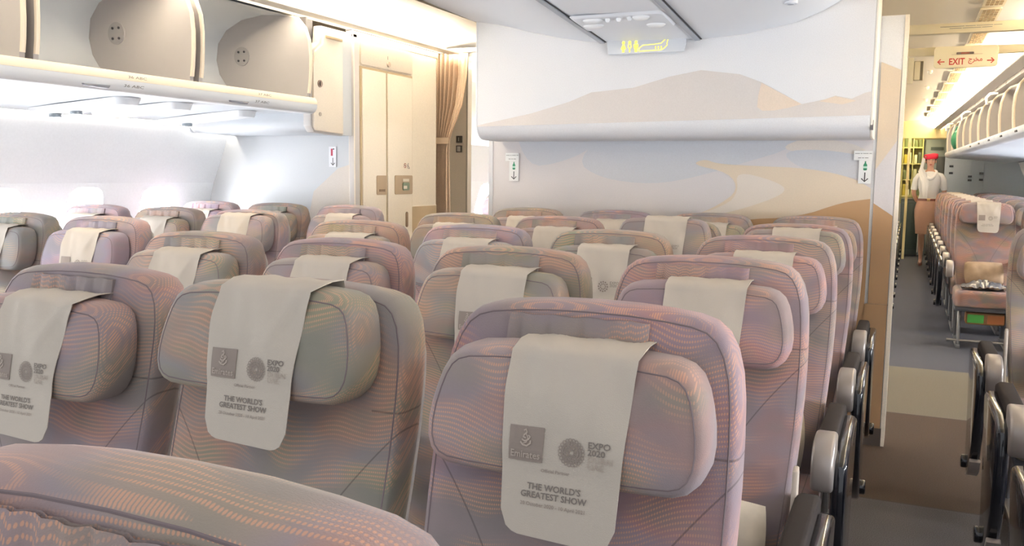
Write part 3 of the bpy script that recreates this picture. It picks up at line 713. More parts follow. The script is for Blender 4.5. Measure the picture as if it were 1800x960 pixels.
# air vents along the ceiling
k = 0
for i, y in enumerate([5.0, 5.75, 6.5, 7.25, 8.0, 9.0, 10.0, 11.0, 12.0, 13.2, 14.4]):
    t = taper(y)*1.5; b = MB(); Lv = .68 if y < 8 else .9
    b.prism(rounded(.31-t, .42-t, y, y+Lv, .01), 'z', 2.278, 2.288, 0)
    for c in range(4):
        n_ = 9 if y < 8 else 10
        for q in range(n_): b.box(.325-t+c*.022, .341-t+c*.022, y+.03+q*(Lv-.06)/n_, y+.03+(q+.62)*(Lv-.06)/n_, 2.275, 2.279, 1)
    k += 1
    tag(b.build('ceiling_vent', [mat('vent_cream', (236, 220, 186), .5), mat('vent_slot', (176, 150, 108), .7)]), 'slotted cream ceiling vent over the attendant aisle, %s counting aft' % ords[i], 'vent', 'ceiling air vents')
SM = mat('detector_cream', (238, 228, 208), .5)
for i, (x, y) in enumerate(((.10, 5.15), (.10, 7.4), (.11, 8.9), (.11, 10.4), (.12, 12))):
    b = MB(); b.disc((x, y, 2.27), 'z', .022, .026, 14); b.disc((x, y, 2.262), 'z', .013, .010, 12)
    tag(b.build('ceiling_fitting', [SM], bevel=.003), 'small round ceiling fitting, %s from the first cross beam' % ('just forward', 'first aft', 'second aft', 'third aft', 'fourth aft')[i], 'ceiling fitting', 'round ceiling fittings')
b = MB(); b.box(.27, .38, 5.2, 5.22, 2.276, 2.29, 0); b.disc((.36, 5.21, 2.27), 'z', .012, .01, 10); tag(b.build('ceiling_latch', [SM]), 'short latch strip on the cream ceiling forward of the first beam', 'latch')
# starboard bins of the aft cabin
TH = math.atan(.036)
SB = [(0, .0), (.15, -.006), (.32, 0), (.46, .03), (.55, .09), (.60, .18), (.61, .27), (.58, .35), (.5, .40), (.36, .44), (.14, .45)]
SF = [(.06, .42), (.02, .37), (-.005, .28), (-.012, .18), (-.008, .09)]
binA = None
ords = ['first', 'second', 'third', 'fourth', 'fifth', 'sixth', 'seventh', 'eighth', 'ninth', 'tenth', 'eleventh', 'twelfth']
MAFT = {}
def mesh_once(key, fn):
    if key not in MAFT: MAFT[key] = fn()
    return MAFT[key]
for i in range(10):
    y = 6.72+i*.88; x = .835-.036*(y-6.6)
    r = thing('overhead_bin', 'open taupe bin over the starboard seats of the aft cabin, %s from the exit sign' % ords[i], 'overhead bin', (x, y, 1.745), 'open bins of the aft cabin')
    r.rotation_euler = (0, 0, TH)
    def f1():
        b = MB(); b.strip(SB, 'y', .01, .87, 0); return b.mesh('bin_liner', [BIN], recalc=False)
    def f2():
        b = MB(); b.prism(SB+SF, 'y', 0, .022, 0); return b.mesh('end_wall', [BIN])
    def f3():
        b = MB(); b.tube([(px_, .011, pz_) for px_, pz_ in [(.14, .45)]+SF+[(0, 0)]], .013, 8); return b.mesh('edge_trim', [BINEDGE])
    def f4():
        b = MB()
        pp = [(-.03, .0), (-.04, -.03), (-.032, -.06), (0, -.085), (.05, -.09), (.05, 0)]
        b.prism(pp, 'y', .002, .878, 0); return b.mesh('bin_lip', [mat('aft_lip', (222, 228, 236), .45)], bevel=.004)
    def f5():
        b = MB(); b.tube([(.05, .83, .45), (-.02, .82, .44), (-.05, .81, .40), (-.045, .80, .33)], .014, 8); return b.mesh('hinge_arm', [WHITE])
    def f6():
        b = MB(); b.box(.02, .45, .01, .87, .452, .51, 0); return b.mesh('hinge_gap', [mat('bin_shadow_gap', (92, 86, 82), .7)])
    obj('bin_liner', mesh_once('l', f1), r)
    for yy in (.012, .846):
        e = obj('end_wall', mesh_once('e', f2), r, (0, yy, 0)); obj('edge_trim', mesh_once('t', f3), e)
    obj('bin_lip', mesh_once('p', f4), r); obj('hinge_gap', mesh_once('g', f6), r)
    if i % 3 == 0: obj('hinge_arm', mesh_once('a', f5), r)
    if i < 6:
        b = MB(); b.box(-.045, -.036, .4, .5, -.045, -.03, 0); b.build('latch', [DARK], r)
# panel that closes the first aft bin, and underside to the sidewall
b = MB(); b.box(.80, 1.5, 6.60, 6.66, 1.66, 2.20, 0); b.box(.785, .80, 6.595, 6.665, 1.60, 2.26, 1)
tag(b.build('bin_end_panel', [mat('end_taupe', (196, 178, 156), .5), CREAM_D]), 'tall taupe end panel that closes the aft bins beside the exit sign', 'panel')
b = MB(); b.strip([(.83, 1.665), (1.2, 1.64), (1.66, 1.59)], 'y', 0, 9.0, 0)
o = struct(b.build('trim_4', [mat('aft_under', (214, 222, 232), .5)], recalc=False)); o.location = (0, 6.66, 0); o.rotation_euler = (0, 0, TH)
# forward starboard bins (closed, outside the frame, part of the shell)
b = MB(); b.prism([(.80, 2.16), (.71, 2.0), (.69, 1.8), (.72, 1.66), (.78, 1.63), (1.66, 1.58), (1.66, 2.2)], 'y', Y0, 4.9, 0)
struct(b.build('trim_5', [WHITE]))
# green bag inside the last bins
b = MB(); b.ball((0, 0, .12), .10, .16, .15, 16); b.tube([(-.05, 0, .24), (-.03, 0, .30), (.03, 0, .30), (.05, 0, .24)], .012, 6)
o = tag(b.build('green_bag', [mat('bag_green', (48, 122, 90), .7, noise=.1, nscale=20)]), 'green bag lying in the far open bin near the attendant', 'bag'); o.location = (.60, 14.15, 1.765)

# ================================================================== AFT END: partition walls, galley
G1 = mat('aft_grey', (168, 178, 188), .5, noise=.03, nscale=60)
b = MB(); b.box(.50, 1.9, 15.9, 15.96, 0, 2.15, 0); b.box(.88, .884, 15.894, 15.9, .3, 1.7, 1); b.box(1.06, 1.064, 15.894, 15.9, .3, 1.9, 1)
for x, z in ((.565, 1.52), (.565, 1.41), (1.0, 1.41), (1.0, 1.31), (.84, 1.36), (.84, 1.30)): b.box(x, x+.06, 15.885, 15.9, z, z+.035, 1)
struct(b.build('wall_aft_right', [G1, mat('latch_black', (52, 54, 58), .5)], bevel=.002))
b = MB(); b.box(-2.3, .55, 16.2, 16.26, 2.0, 2.3, 0); b.box(-.06, -.02, 16.0, 16.2, 0, 2.0, 0)
struct(b.build('trim_6', [mat('galley_header', (244, 226, 168), .5)]))
r = thing('galley_door', 'grey crew door panel with a small notice behind the attendant', 'door panel', (0, 0, 0))
b = MB(); b.box(.19, .56, 17.0, 17.05, 0, 2.05, 0); b.build('door_leaf', [mat('galley_grey', (138, 146, 152), .5)], r, bevel=.004)
b = MB(); b.box(.40, .56, 16.98, 17.0, 1.2, 1.72, 0); b.build('door_window', [mat('window_dark', (66, 68, 74), .3)], r, bevel=.01)
b = MB(); b.box(.30, .50, 16.985, 17.0, 1.83, 1.88, 0); b.build('notice', [mat('notice_dark', (84, 92, 92), .5)], r)
b = MB(); b.box(.19, .50, 16.3, 16.33, 1.985, 2.045, 0); fine_print(b, (.05, .03, .06), .345, 2.014, 16.298, .02, 1)
tag(b.build('header_notice', [mat('header_pale', (206, 190, 150), .5), mat('header_red', (150, 80, 60), .6)]), 'small pale notice strip above the galley entrance', 'sign')
r = thing('galley_rack', 'galley shelving lit yellow, with small boxes, behind the aisle end', 'galley shelf', (0, 0, 0))
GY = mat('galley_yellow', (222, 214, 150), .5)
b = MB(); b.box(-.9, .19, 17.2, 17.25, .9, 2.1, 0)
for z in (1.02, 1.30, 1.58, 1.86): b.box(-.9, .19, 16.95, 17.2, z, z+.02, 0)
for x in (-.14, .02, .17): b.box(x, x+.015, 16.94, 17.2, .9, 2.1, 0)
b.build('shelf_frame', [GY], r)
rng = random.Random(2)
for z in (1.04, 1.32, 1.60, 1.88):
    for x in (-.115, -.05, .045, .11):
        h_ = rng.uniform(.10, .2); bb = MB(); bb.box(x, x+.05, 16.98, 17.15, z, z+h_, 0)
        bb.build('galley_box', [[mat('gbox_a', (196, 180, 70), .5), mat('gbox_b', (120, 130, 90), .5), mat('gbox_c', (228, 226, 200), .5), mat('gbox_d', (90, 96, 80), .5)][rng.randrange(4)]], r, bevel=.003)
r = thing('galley_trolley', 'dark green-grey service trolley standing under the galley shelf', 'trolley', (0, 0, 0))
b = MB(); b.box(-.12, .17, 16.5, 16.9, .04, .98, 0); b.build('trolley_body', [mat('trolley_dark', (74, 84, 80), .4, .3)], r, bevel=.01)
b = MB(); b.box(-.11, .16, 16.485, 16.5, .12, .92, 0); b.build('trolley_door', [mat('trolley_door_dark', (60, 70, 66), .4, .3)], r, bevel=.006)
b = MB(); b.box(-.12, .17, 16.48, 16.92, .98, 1.0, 0); b.build('trolley_top', [mat('trolley_alu', (150, 150, 140), .35, .6)], r, bevel=.004)
b = MB(); b.disc((0.02, 16.7, 2.05), 'z', .09, .02, 20, 0); gl = tag(b.build('galley_lamp', [mat('galley_lamp_glow', (255, 240, 170), .5, emit=30)]), 'small yellow ceiling lamp in the galley', 'lamp')

# ================================================================== SEATS
K = .27
def lean(p): return (p[0], p[1]-(1.137-p[2])*K, p[2])
def mirror(R):          # right half outline, bottom to top, x>=0  -> full CCW outline
    return R+[(-x, z) for x, z in reversed(R) if x > 1e-6]
BACK_OL = mirror([(.10, .40), (.165, .402), (.185, .42), (.195, .47), (.203, .55), (.209, .63), (.214, .70), (.219, .78), (.221, .85), (.2215, .91), (.220, .97), (.217, 1.02), (.212, 1.055), (.203, 1.085), (.190, 1.107), (.172, 1.121), (.148, 1.128), (.11, 1.1325), (.06, 1.136)]+[(0, 1.137)])
HEAD_OL = mirror([(.06, .917), (.12, .918), (.155, .920), (.173, .926), (.186, .938), (.194, .956), (.196, .978), (.194, 1.005), (.189, 1.035), (.183, 1.060), (.174, 1.082), (.160, 1.097), (.140, 1.105), (.10, 1.109), (.05, 1.1115)]+[(0, 1.112)])
HEAD_OL = [(x, z if z < .99 else .99+(z-.99)*.80) for x, z in HEAD_OL]
HT = .0244
HYF, HDOME, HR = -.108, .012, .030
def gauge(ol, x, z):
    cz_ = (max(p[1] for p in ol)+min(p[1] for p in ol))/2; g_ = 0
    for i in range(len(ol)):
        a = ol[i-1]; c = ol[i]; n = (c[1]-a[1], -(c[0]-a[0])); l = math.hypot(*n)
        if l < 1e-9: continue
        h_ = (n[0]*a[0]+n[1]*(a[1]-cz_))/l
        if h_ > 1e-6: g_ = max(g_, (n[0]*x+n[1]*(z-cz_))/l/h_)
    return g_
def head_front(x, z):
    zc_ = max(z, .935); g_ = min(1.0, gauge(HEAD_OL, x, zc_)/.92)
    return HYF-HDOME*(1-g_*g_)
CXO = .014
def cover_half(t): return .0775+.010*t
def cover_pt(x, z, off=.004):
    y = head_front(x, z)-off
    if z < .930: y += (.930-z)*.10
    y -= .003*math.sin(x*55+z*30)*max(0, min(1, (z-.88)*6))+.0025*math.sin(z*70+x*20)*max(0, (1.02-abs(z-1.06)*8))*.6
    if z > .985:
        q = z-.985; c1 = CXO-.012-q*.35; c2 = CXO+.02+q*.45
        y -= min(1, q*18)*(.0045*math.exp(-((x-c1)/.010)**2)+.004*math.exp(-((x-c2)/.009)**2))
    return lean((x, y, z))
def cover_mesh(name, detail):
    b = MB(); NX, NZ = 18, 22; front = []; back = []
    for j in range(NZ+1):
        t = j/NZ; fr_ = []; bk = []
        for i in range(NX+1):
            s_ = i/NX*2-1; w = cover_half(t); x = CXO+s_*w
            d = abs(s_)*w-(w-.028); zb = .852+(.028*(1-math.sqrt(max(0, 1-(d/.028)**2))) if d > 0 else 0)-.003*s_
            z = zb+(1.108-HT-zb)*t
            fr_.append(cover_pt(x, z)); bk.append(cover_pt(x, z, .0028))
        front.append(fr_); back.append(bk)
    for yo, zo in ((-.085, 1.1165), (-.06, 1.1185), (-.03, 1.1165), (-.022, 1.100), (-.020, 1.06)):
        w = cover_half(1.0)
        front.append([lean((CXO+(i/NX*2-1)*w, yo, zo-HT+.0018*math.sin(i*.9+yo*60))) for i in range(NX+1)])
        back.append([(p[0], p[1]+.0008, p[2]-.0012) for p in front[-1]])
    b.rings(front, 0, False, False, False); b.rings(back, 0, False, False, False)
    for i0 in (0, NX):
        b.rings([[r_[i0] for r_ in front], [r_[i0] for r_ in back]], 0, False, False, False)
    b.rings([front[0], back[0]], 0, False, False, False)
    P = lambda x, z: cover_pt(x, z, .0052)
    # square airline mark with script and flourish
    n = 6
    for i in range(n):
        for j in range(n):
            xa, xb = -.057+.047*i/n, -.057+.047*(i+1)/n; za, zb = .948+.044*j/n, .948+.044*(j+1)/n
            b.quad(P(xa, za), P(xb, za), P(xb, zb), P(xa, zb), 1)
    Q = lambda x, z: cover_pt(x, z, .0062)
    if detail:
        b.text('Emirates', .0128, lambda a, c: Q(-.0335+a, .9525+c), 3, 'CENTER', sx=.92, bold=.0002)
        fl = lambda x, z: Q(-.0335+x*.9, .9705+z*.9)
        b.ribbon([(-.004, .018), (-.001, .020), (.001, .016), (-.003, .012), (-.004, .009), (0, .008)], .0022, fl, 3)
        b.ribbon([(-.006, .006), (-.002, .0035), (.004, .006), (.006, .010), (.003, .012)], .0022, fl, 3)
        b.ribbon([(-.008, .002), (-.004, -.002), (.002, -.003), (.007, .001), (.007, .005)], .0024, fl, 3)
        b.ribbon([(.000, .014), (.003, .008), (.001, .002), (-.004, .000)], .0016, fl, 3)
        cx, cz_ = .0285, .966
        for R_, n_, rr in ((.0158, 22, .0021), (.0122, 22, .0017), (.0090, 20, .0014)):
            for k in range(n_):
                a = 2*PI*(k+(.5 if R_ == .0122 else 0))/n_; ox, oz = cx+R_*math.cos(a), cz_+R_*math.sin(a)
                cp_ = [(ox+rr*math.cos(2*PI*q/8), oz+rr*math.sin(2*PI*q/8)) for q in range(8)]
                if R_ > .015: b.ribbon(cp_, .0009, P, 1, True)
                else: b.poly(cp_, P, 1)
        for k in range(20):
            a = 2*PI*k/20; b.ribbon([(cx+.0028*math.cos(a), cz_+.0028*math.sin(a)), (cx+.0080*math.cos(a), cz_+.0080*math.sin(a))], .0010, P, 1)
        for tx, zz_, mi in (('EXPO', .9755, 2), ('2020', .9665, 2), ('DUBAI', .9575, 3), ('UAE', .9485, 3)):
            b.text(tx, .0112, lambda a, c: P(.0505+a, zz_+c), mi, sx=1.05, bold=.0002 if mi == 2 else 0)
        b.text('Official Partner', .0062, lambda a, c: P(.008+a, .9365+c), 1, 'CENTER', sx=1.0)
        b.text("THE WORLD'S", .0112, lambda a, c: P(.008+a, .9135+c), 2, 'CENTER', bold=.0002)
        b.text('GREATEST SHOW', .0112, lambda a, c: P(.008+a, .9030+c), 2, 'CENTER', bold=.0002)
        b.text('20 October 2020 - 10 April 2021', .0066, lambda a, c: P(.008+a, .8925+c), 1, 'CENTER')
    else:
        cx, cz_ = .0285, .966
        for R_, n_, rr in ((.0150, 12, .0030), (.0085, 9, .0025)):
            for k in range(n_):
                a = 2*PI*k/n_; ox, oz = cx+R_*math.cos(a), cz_+R_*math.sin(a)
                b.poly([(ox+rr*math.cos(2*PI*q/6), oz+rr*math.sin(2*PI*q/6)) for q in range(6)], P, 1)
        b.text('EXPO', .0112, lambda a, c: P(.0505+a, .9755+c), 2, sx=1.05); b.text('2020', .0112, lambda a, c: P(.0505+a, .9665+c), 2, sx=1.05)
        b.text("THE WORLD'S", .0112, lambda a, c: P(.008+a, .9135+c), 2, 'CENTER'); b.text('GREATEST SHOW', .0112, lambda a, c: P(.008+a, .9030+c), 2, 'CENTER')
    return b.mesh(name, [COVER, PRINT, PRINT_D, PRINT_L], recalc=False, ang=70)

PM = {}
b = MB(); b.pad(BACK_OL, .055, -.028, .022, .006, lean, rb=.03, rx=.012); PM['backrest'] = b.mesh('backrest', [FABS, WELT], ang=60)
b = MB(); b.pad([(x*.93, .41+(z-.40)*.94) for x, z in BACK_OL], .085, .050, .01, 0, lean, rb=.02, welt=False)
b.prism([(-.10, .60), (.10, .60), (.10, .84), (-.10, .84)], 'y', -.06, -.05); PM['back_shell'] = None
b = MB(); b.pad([(x*.93, .41+(z-.40)*.94) for x, z in BACK_OL], .085, .050, .01, 0, lean, rb=.02, welt=False); PM['back_shell'] = b.mesh('back_shell', [SHELL], ang=50)
b = MB(); b.pad(HEAD_OL, -.030, HYF, HR, HDOME, lean, rb=.018, rx=.015); PM['headrest'] = b.mesh('headrest', [FAB, WELT], ang=60)
PM['headrest_cover'] = cover_mesh('headrest_cover', True); PM['cover_far'] = cover_mesh('headrest_cover_far', False)
# fabric tongue between headrest and backrest top
b = MB(); rs = []
for j in range(9):
    z = 1.0+.118*j/8; rs.append([lean((-.115+.205*i/24, -.0365-.004*math.sin(i*1.1+j*.4)*math.sin(PI*j/8)-.002*math.sin(i*2.3), z+.001*math.sin(i))) for i in range(25)])
b.rings(rs, 0, False, False, False); b.rings([[(x, y+.004, z) for x, y, z in r_] for r_ in rs], 0, False, False, False)
for i0 in (0, 24): b.rings([[r_[i0] for r_ in rs], [(r_[i0][0], r_[i0][1]+.008, r_[i0][2]) for r_ in rs]], 0, False, False, False)
PM['headrest_tongue'] = b.mesh('headrest_tongue', [FAB], recalc=False, ang=70)
b = MB(); b.pad(rounded(-.215, .215, -.655, -.165, .05, 6), -.335, -.465, .035, .012, lambda p: (p[0], p[2], -p[1]), rb=.015); PM['seat_cushion'] = b.mesh('seat_cushion', [FAB, WELT], ang=60)
b = MB(); b.box(-.21, .21, -.62, -.12, .30, .336); PM['seat_pan'] = b.mesh('seat_pan', [mat('pan_grey', (92, 92, 96), .5)], bevel=.008)
b = MB(); b.prism([(-.235, .50), (-.185, .50), (-.165, .72), (-.178, .735), (-.20, .73)], 'x', .217, .228); PM['hinge_plate'] = b.mesh('hinge_plate', [mat('plate_beige', (182, 170, 158), .5)], bevel=.003)
def leg_mesh():
    b = MB()
    b.tube([(0, -.50, .31), (0, -.56, .03)], .014, 8); b.tube([(0, -.22, .31), (0, -.12, .03)], .014, 8)
    b.box(-.016, .016, -.60, -.08, 0.0, .03); b.tube([(0, -.54, .12), (0, -.25, .28)], .010, 8)
    return b.mesh('leg', [METAL], bevel=.003)
PM['leg'] = leg_mesh()
b = MB(); b.tube([(-.25, -.555, .06), (.25, -.555, .06)], .011, 8); PM['baggage_bar'] = b.mesh('baggage_bar', [METAL])
b = MB(); b.prism([(-.53, .676), (-.50, .682), (-.20, .682), (-.12, .66), (-.12, .60), (-.20, .618), (-.53, .628)], 'x', -.023, .023); PM['armrest'] = b.mesh('armrest', [DARKPAD], bevel=.010, seg=3)
b = MB(); b.prism([(-.520, .688), (-.56, .690), (-.60, .686), (-.630, .674), (-.648, .652), (-.655, .62), (-.652, .588), (-.640, .566), (-.622, .560), (-.608, .572), (-.600, .600), (-.585, .622), (-.520, .628)], 'x', -.026, .026); PM['armrest_cap'] = b.mesh('armrest_cap', [SILVER], bevel=.011, seg=3, ang=50)
b = MB(); b.prism([(-.60, .632), (-.615, .55), (-.605, .46), (-.575, .37), (-.53, .29), (-.47, .23), (-.40, .20), (-.33, .205), (-.30, .24), (-.29, .30), (-.25, .42), (-.19, .55), (-.15, .64), (-.2, .655), (-.5, .655)], 'x', -.018, .018)
PM['side_panel'] = b.mesh('side_panel', [GLOSSBLK], bevel=.012, seg=3, ang=50)
b = MB(); b.disc((-.0, -.33, .225), 'x', .026, .034, 16); b.disc((-.034, -.33, .225), 'x', .026, .034, 16); PM['hinge_knob'] = b.mesh('hinge_knob', [GLOSSBLK], bevel=.006)
b = MB(); b.prism([(-.545, .30), (-.50, .25), (-.44, .215), (-.445, .205), (-.51, .235), (-.56, .29)], 'x', -.019, .019); PM['panel_trim'] = b.mesh('panel_trim', [SILVER], bevel=.003)

TINT = {'mauve': (158, 140, 143), 'taupe': (156, 145, 124), 'lavender': (158, 150, 162), 'sage': (146, 149, 130), 'rose': (162, 140, 136), 'brown': (108, 82, 64), 'grey': (128, 124, 126)}
TVAR = random.Random(9)
def seat(x, y, tint, label, group, arm=1, arm_dx=.2488, hz=0, hx=0, panel=False, far=False, bar=False, tongue=True, arms=True):
    r = thing('airline_seat', label, 'airline seat', (x, y, 0), group)
    c = tuple(min(255, v+TVAR.randint(-5, 5)) for v in TINT[tint])
    c2 = tuple(min(255, v+TVAR.randint(-9, 9)) for v in TINT[tint])
    obj('backrest', PM['backrest'], r, color=c); obj('back_shell', PM['back_shell'], r)
    h = obj('headrest', PM['headrest'], r, (hx, -hz*-K, hz), c2)
    obj('headrest_cover', PM['cover_far' if far else 'headrest_cover'], r, (hx, hz*K, hz))
    if tongue and hz < .035: obj('headrest_tongue', PM['headrest_tongue'], r, color=c2)
    obj('seat_cushion', PM['seat_cushion'], r, color=c); obj('seat_pan', PM['seat_pan'], r)
    for sx in (-.17, .17): obj('leg', PM['leg'], r, (sx, 0, 0))
    if bar: obj('baggage_bar', PM['baggage_bar'], r)
    if arms:
        a = obj('armrest', PM['armrest'], r, (arm*arm_dx, 0, 0)); obj('armrest_cap', PM['armrest_cap'], a)
        if panel:
            if not far: obj('hinge_plate', PM['hinge_plate'], r, (0 if arm > 0 else -.445, 0, 0))
            p = obj('side_panel', PM['side_panel'], r, (arm*(arm_dx+.036), 0, -.005)); obj('hinge_knob', PM['hinge_knob'], p); (obj('panel_trim', PM['panel_trim'], p) if arm < 0 and not far else None)
    return r
SP, PITCH = .4975, .8128
XA = -.3996
ROWW = {1: 'row against the mural', 2: 'second row from the mural', 3: 'third row from the mural', 4: 'fourth row from the mural', 5: 'fifth row from the mural', 6: 'nearest row at picture bottom'}
COLW = ['on the attendant aisle', 'second from the attendant aisle', 'third from the attendant aisle', 'fourth from the attendant aisle']
CT = {(0, 6): 'rose', (0, 5): 'mauve', (1, 5): 'taupe', (2, 5): 'mauve', (0, 4): 'rose', (1, 4): 'taupe', (2, 4): 'mauve', (3, 4): 'taupe', (0, 3): 'mauve', (1, 3): 'sage', (2, 3): 'lavender', (3, 3): 'taupe',
      (0, 2): 'rose', (1, 2): 'taupe', (2, 2): 'mauve', (3, 2): 'taupe', (0, 1): 'mauve', (1, 1): 'sage', (2, 1): 'lavender', (3, 1): 'taupe'}
HR_ = {(1, 5): (.052, -.016), (0, 2): (.030, 0), (1, 2): (.060, -.01), (2, 1): (.0, 0), (2, 5): (.0, -.01), (1, 4): (.0, -.004)}
for (k, rw), t in CT.items():
    hz, hx = HR_.get((k, rw), (0, 0))
    seat(XA-SP*k, 1.185+(5-rw)*PITCH, t, '%s patterned middle-block seat, %s, %s' % (t, ROWW[rw], COLW[k]), 'seats of the middle block', 1, hz=hz, hx=hx, panel=(k == 0), far=rw < 4, arm_dx=.2488 if k else .247)
LT = {(0, 1): 'lavender', (1, 1): 'sage', (2, 1): 'lavender', (0, 2): 'lavender', (1, 2): 'sage', (2, 2): 'lavender', (0, 3): 'lavender', (1, 3): 'sage'}
LW = ['aisle seat', 'middle seat', 'window seat']
LRW = {1: 'row against the pale partition', 2: 'second row from the pale partition', 3: 'third row from the pale partition'}
for (k, rw), t in LT.items():
    seat(-2.816-SP*k, 4.083-(rw-1)*PITCH, t, '%s %s of the window block, %s' % (t, LW[k], LRW[rw]), 'seats of the window block', 1, panel=(k == 0), far=True, arm_dx=.2488, hz=.03 if (k, rw) == (0, 2) else 0)
for i, yy in enumerate((4.12, 3.33, 2.52)):
    seat(.605, yy, ('taupe', 'rose', 'mauve')[i], '%s seat at the right picture edge, %s from the brown carpet' % (('taupe', 'rose', 'mauve')[i], ords[i]), 'seats across the attendant aisle', -1, arm_dx=.292, panel=True)
# aft cabin
for i in range(9):
    yy = 8.25+i*PITCH
    for k in range(3):
        if k == 2 and i > 4: continue
        if k == 0: lb = 'brown seat of the aft cabin beside the attendant aisle, %s' % ('first row with the blanket' if i == 0 else ords[i]+' row counting from the blanket')
        else: lb = 'grey aft cabin %s, %s row counting from the blanket' % (('', 'middle seat', 'window seat')[k], ords[i])
        seat(.585+.48*k, yy, 'brown' if k == 0 else 'grey', lb, 'seats of the aft cabin', -1, arm_dx=.262 if k == 0 else .24, hz=.045 if k == 0 else 0, panel=(k == 0 and i > 0), far=True, bar=(i == 0), tongue=False)
for i in range(9):
    yy = 8.6+i*PITCH
    seat(-.42, yy, 'grey', 'seat behind the mural bulkhead, armrest showing beside the attendant aisle, %s row' % ords[i], 'seats behind the mural bulkhead', 1, arm_dx=.285, panel=True, far=True)
for i in range(2):
    seat(-3.62, 7.9+i*PITCH, 'lavender', 'lavender seat in the bright gap past the curtain, %s' % ('in front' if i == 0 else 'one row behind'), 'seats past the curtain', 1, far=True)

# ---- loose things on the seats
def pillow(x, y, z, label, ry=0, rx=-1.1, sc=.82, mt=None, nm='pillow'):
    b = MB(); w, h_, t = .17*sc, .115*sc, .055*sc; n = 16; rs = []
    fr_ = []
    for sgn in (1, -1):
        g_ = []
        for j in range(n+1):
            row = []
            for i in range(n+1):
                u, v = i/n*2-1, j/n*2-1
                th = t*max(0, (1-u**4)*(1-v**4))**.6
                row.append((u*w*(1-.07*v*v), v*h_*(1-.06*u*u), sgn*th+.004*math.sin(9*u+3*v)*(1-u*u)*(1-v*v)))
            g_.append(row)
        b.rings(g_, 0, False, False, False)
    o = b.build(nm, [mt or PILLOWM], recalc=False, ang=80); o.location = (x, y, z); o.rotation_euler = (-rx, 0, ry)
    return tag(o, label, 'pillow', 'cabin pillows')
for (k, rw, dx, lb) in ((0, 4, .04, 'cream pillow on the aisle seat in front of the open silver armrest'), (0, 3, .03, 'cream pillow on the aisle seat, third row from the mural'), (1, 4, .06, 'white pillow showing in the gap between the two front headrests'), (0, 2, 0, 'cream pillow on the aisle seat, second row from the mural'), (1, 5, .05, 'cream pillow low on the seat left of the big front aisle seat'), (2, 5, .05, 'pillow on the seat at the picture edge with the pale headrest cloth')):
    pillow(XA-SP*k+dx, 1.185+(5-rw)*PITCH-.262, .580, lb, .1 if rw % 2 else -.08)
pillow(.605+.02, 3.33-.275, .607, 'cream pillow across the attendant aisle on the second seat', .1)
pillow(.605+.02, 4.12-.275, .607, 'pale pillow across the attendant aisle on the seat nearest the brown carpet', -.1)
pillow(.585, 8.25-.265, .575, 'rumpled beige blanket on the first aft seat', .12, sc=.85, mt=mat('blanket_beige', (164, 140, 114), .9, noise=.12, nscale=20, bump=.4, bscale=60), nm='blanket')
# plastic wrapped headset bag
b = MB(); rg = random.Random(3); rs = []
for j in range(9):
    rs.append([(-.16+.32*i/18, -.09+.18*j/8, .012+.05*math.sin(PI*i/18)*math.sin(PI*j/8)+rg.uniform(-.009, .009)) for i in range(19)])
b.rings(rs, 0, False, False, False); b.rings([[(x, y, -.002) for x, y, z in r_] for r_ in rs], 0, False, False, False)
o = tag(b.build('plastic_bag', [mat('plastic_grey', (110, 110, 114), .15, coat=.5)], recalc=False, ang=25), 'crumpled shiny plastic bag on the first aft seat, below the blanket', 'bag'); o.location = (.575, 7.72, .482)
r = thing('life_vest_pouch', 'green and tan life vest pouch under the first aft seat', 'pouch', (.60, 7.80, 0))
b = MB(); b.box(-.14, .14, -.06, .06, .185, .28, 0); b.build('pouch', [mat('pouch_tan', (164, 118, 74), .6)], r, bevel=.018)
b = MB(); b.box(-.125, -.01, -.064, -.058, .20, .265, 0); b.build('pouch_label', [mat('pouch_green', (90, 190, 80), .5)], r)
b = MB(); b.box(.015, .13, -.064, -.058, .20, .265, 0); b.build('pouch_label', [mat('pouch_orange', (196, 120, 66), .5)], r)
# belt buckle on the third-row aisle seat, literature edge strips beside it
r = thing('seat_belt', 'grey seat belt with metal buckle lying on the aisle seat cushion by the armrest', 'seat belt', (-.27, 2.30, .492))
b = MB(); b.prism([(-.05, 0), (.05, .0), (.055, .012), (.03, .022), (-.045, .018)], 'x', -.024, .024); b.build('buckle', [mat('buckle_metal', (170, 168, 168), .25, .9)], r, bevel=.004)
b = MB(); b.rings([[(-.022, .04+.01*i, .006+.10*math.sin(i*.24)*(i/14)), (.022, .04+.01*i, .006+.10*math.sin(i*.24)*(i/14))] for i in range(15)], 0, False, False, False); b.build('webbing', [mat('webbing_grey', (132, 134, 140), .7)], r, recalc=False)

